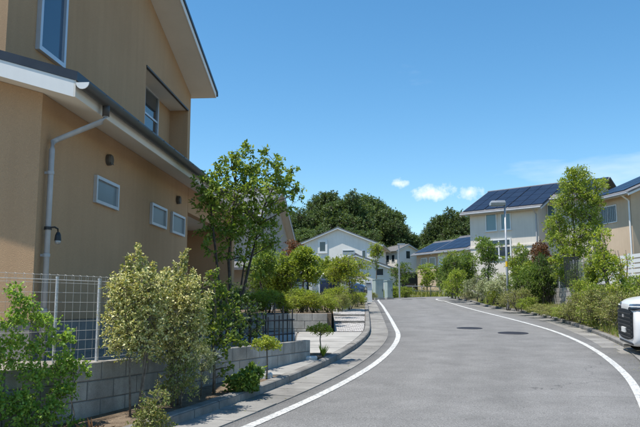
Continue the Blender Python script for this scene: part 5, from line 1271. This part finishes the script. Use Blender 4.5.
# ------------------------------------------------------------------ cars
def make_car(name, label, loc, yaw, tilt, L, Wd, Ht, paint, van=True):
    """nose at +x, origin on the ground under the middle; one lofted shell with its parts"""
    root = thing(name, (0, 0, 0), label, 'car'); hw = Wd / 2; hl = L / 2; gc = .19
    hood = 1.12 if van else .98
    # stations: x, half width, bottom z, belt z, top z, half width at top
    if van:
        S_ = [(hl - .01, .70, .22, .62, .90, .60), (hl - .025, hw - .10, .18, .66, 1.0, .68), (hl - .12, hw - .04, .17, .74, hood - .02, .73), (hl - .38, hw - .02, gc, .82, hood + .02, .70), (hl - .80, hw, gc, .90, hood + .09, .72), (hl - 1.02, hw, gc, .96, hood + .16, .72),
              (hl - 1.35, hw, gc, 1.05, 1.45, .68), (hl - 1.75, hw, gc, 1.08, Ht - .10, .66), (hl - 2.2, hw, gc, 1.08, Ht, .66), (0, hw, gc, 1.08, Ht + .02, .66), (-hl + .9, hw, gc, 1.08, Ht, .66), (-hl + .35, hw - .02, gc, 1.06, Ht - .06, .64), (-hl + .12, hw - .05, .24, 1.04, Ht - .28, .62), (-hl, hw - .12, .36, .98, 1.1, .6)]
    else:
        S_ = [(hl - .01, .55, .36, .55, .72, .48), (hl - .07, hw - .2, .24, .6, .84, .58), (hl - .25, hw - .06, gc, .7, hood - .06, .62), (hl - .75, hw, gc, .84, hood + .04, .64), (hl - 1.0, hw, gc, .92, hood + .12, .64), (hl - 1.5, hw, gc, 1.0, Ht - .14, .56), (hl - 1.95, hw, gc, 1.0, Ht, .55), (0, hw, gc, 1.0, Ht + .01, .55), (-hl + .7, hw, gc, 1.0, Ht - .03, .55), (-hl + .3, hw - .03, gc, .98, Ht - .2, .54), (-hl, hw - .12, .36, .9, 1.02, .5)]
    def ring(s):
        x, w, zb, zm, zt, wt = s; zq = zb + (zm - zb) * .45
        half = [(0, zb), (w * .8, zb), (w * .97, zb + .07), (w, zq), (w * .985, zm), (w * .93, zm + (zt - zm) * .25), (wt + (w - wt) * .22, zm + (zt - zm) * .78), (wt * .92, zt - .012), (wt * .5, zt + .012), (0, zt + .018)]
        return [(x, y, z) for y, z in half] + [(x, -y, z) for y, z in half[-2:0:-1]]
    mb_ = MB(); R_ = [ring(s) for s in S_]; n = len(R_[0]); mb_.v = [p for r in R_ for p in r]
    for i in range(len(R_) - 1):
        for k in range(n): j = (k + 1) % n; mb_.f.append([i * n + k, i * n + j, (i + 1) * n + j, (i + 1) * n + k])
    mb_.f.append(list(range(n))[::-1]); mb_.f.append([(len(R_) - 1) * n + k for k in range(n)])
    body = mb_.build('body', paint, root, smooth=True); sd = body.modifiers.new('smooth', 'SUBSURF'); sd.levels = 2; sd.render_levels = 2
    # side windows, windscreen (set a little proud of the shell)
    gz0, gz1 = (1.12, Ht - .14) if van else (1.04, Ht - .14)
    xf = hl - (1.62 if van else 1.5)
    def side_y(z): return hw * .985 - (z - (1.08 if van else 1.0)) * ((hw - .66 if van else hw - .55) * .78 / (Ht - 1.08)) + .012
    for s in (-1, 1):
        for (xa, xb, lean) in ((xf + .05, xf - .85, .30), (xf - .93, -hl + 1.35, 0), (-hl + 1.27, -hl + .45, -.08)):
            m = MB(); pts = [(xa + lean, s * side_y(gz0), gz0), (xb, s * side_y(gz0), gz0), (xb, s * side_y(gz1), gz1), (xa, s * side_y(gz1), gz1)]
            m.prism(pts, (0, -s * .02, 0)); m.build('side_window', M['car_glass'], root)
    a, b_ = [s for s in S_ if abs(s[0] - (hl - (1.02 if van else 1.0))) < .01][0], [s for s in S_ if abs(s[0] - (hl - (1.75 if van else 1.5))) < .01][0]
    m = MB(); m.prism([(a[0] + .06, -.66, a[4] + .02), (a[0] + .06, .66, a[4] + .02), (b_[0] + .1, .56, b_[4] - .02), (b_[0] + .1, -.56, b_[4] - .02)], (.02, 0, .03)); m.build('windscreen', M['car_glass'], root)
    # wheels
    for sx in (hl - .92, -hl + .95):
        for s in (-1, 1):
            m = MB(); rr = .335
            m.tube([(sx, s * (hw - .22), rr), (sx, s * (hw - .20), rr), (sx, s * (hw - .03), rr), (sx, s * (hw - .005), rr)], [rr - .03, rr, rr, rr - .04], 28); wo = m.build('wheel', M['rubber'], root)
            m = MB(); m.tube([(sx, s * (hw - .03), rr), (sx, s * (hw + .002), rr)], [.225, .215], 24); ri = m.build('rim', M['chrome'], wo)
            m = MB(); m.tube([(sx, s * (hw - .21), rr), (sx, s * (hw - .0005 - .004), rr)], rr + .045, 28); m.build('wheel_arch', M['black'], root)
    # nose parts follow the shell: every point is dropped onto it from the front
    from mathutils.bvhtree import BVHTree
    dg = bpy.context.evaluated_depsgraph_get(); dg.update(); bvh = BVHTree.FromObject(body, dg)
    def fx(y, z):
        h = bvh.ray_cast(Vector((hl + 2, y, z)), Vector((-1, 0, 0)))
        return (h[0].x, h[1]) if h[0] is not None and h[0].x > hl - 1.3 else (hl - .3, Vector((1, 0, 0)))
    def panel(y0, y1, z0, z1, d, ny=10, nz=4, shape=None):
        m = MB(); g = []
        for j in range(nz + 1):
            row = []
            for i in range(ny + 1):
                y = y0 + (y1 - y0) * i / ny; f = j / nz; za, zb = shape(y) if shape else (z0, z1); z = za + (zb - za) * f
                x, nr = fx(y, z); row.append(Vector((x, y, z)) + nr * d)
            g.append(row)
        b0 = len(m.v); m.v += [tuple(p) for r in g for p in r]; w = ny + 1
        for j in range(nz):
            for i in range(ny): a_ = b0 + j * w + i; m.f.append([a_, a_ + 1, a_ + w + 1, a_ + w])
        edge = [g[0][i] for i in range(w)] + [g[j][-1] for j in range(1, nz + 1)] + [g[-1][i] for i in range(ny - 1, -1, -1)] + [g[j][0] for j in range(nz - 1, 0, -1)]
        m.quads(edge, [p - Vector((d + .02, 0, 0)) for p in edge]); return m
    if van:
        gs = lambda y: (.29 + .10 * (abs(y) / .68) ** 3, .90 - .05 * (abs(y) / .68) ** 3)
        panel(-.68, .68, 0, 0, .018, 18, 6, gs).build('grille', M['dark_plastic'], root)
        for k in range(7):
            z = .34 + k * .078; panel(-.60, .60, z, z + .022, .034, 16, 1).build('grille_slat', M['black'], root)
        for s in (-1, 1):
            hs_ = lambda y: (.94 - .02 * (.9 - abs(y)), 1.0 + .06 * (abs(y) - .4))
            panel(s * .40, s * .885, 0, 0, .016, 10, 3, hs_).build('headlight', M['lens'], root)
            panel(s * .38, s * .885, .895, .935, .02, 10, 1).build('headlight_trim', M['dark_plastic'], root)
            panel(s * .40, s * .87, .955, .967, .026, 10, 1).build('headlight_strip', M['white_trim'], root)
            m = MB(); m.tube([(hl - 1.45, s * (hw - .02), 1.14), (hl - 1.45, s * (hw + .1), 1.17)], .025, 6); m.prism([(hl - 1.42, s * (hw + .06), 1.08), (hl - 1.56, s * (hw + .06), 1.08), (hl - 1.56, s * (hw + .06), 1.26), (hl - 1.42, s * (hw + .06), 1.26)], (0, s * .16, 0)); m.build('mirror', paint, root)
        panel(-.62, .62, .215, .25, .012, 10, 1).build('lower_intake', M['black'], root)
        panel(-.075, .075, .73, .79, .045, 4, 2).build('emblem', M['chrome'], root)
        panel(-.165, .165, .43, .53, .05, 4, 2).build('number_plate', M['white_trim'], root)
    else:
        panel(-.5, .5, .42, .6, .012, 8).build('grille', M['black'], root)
        for s in (-1, 1): panel(s * .42, s * .74, .64, .76, .008, 6).build('headlight', M['lens'], root)
    for s in (-1, 1):
        m = MB(); m.prism([(-hl - .005, s * (hw - .3), .75), (-hl - .005, s * (hw - .14), .75), (-hl + .06, s * (hw - .13), 1.2), (-hl + .06, s * (hw - .26), 1.2)], (.06, 0, 0)); m.build('tail_light', M['lf_red'], root)
    root.location = loc; root.rotation_mode = 'XYZ'
    root.matrix_world = Matrix.Translation(loc) @ Matrix.Rotation(tilt, 4, 'X') @ Matrix.Rotation(yaw, 4, 'Z')
    return root
# white people carrier nosing out of the driveway
yaw = math.radians(168); nose = Vector((6.27, 14.6)); c_ = nose - Vector((math.cos(yaw), math.sin(yaw))) * 2.45
make_car('white_van', 'white people carrier with dark grille nosing out of the right hand driveway', Vector((c_.x, c_.y, T(c_.y) + .0)), yaw, math.atan(.0443), 4.9, 1.85, 1.9, M['white_paint'])
yaw2 = math.radians(-12); c2 = Vector((.55, 39.2))
make_car('navy_car', 'dark navy car parked behind the hedge, nose towards the road', Vector((c2.x, c2.y, lot2z(39.2) + .02)), yaw2, 0.0, 4.1, 1.72, 1.62, M['navy_paint'], van=False)
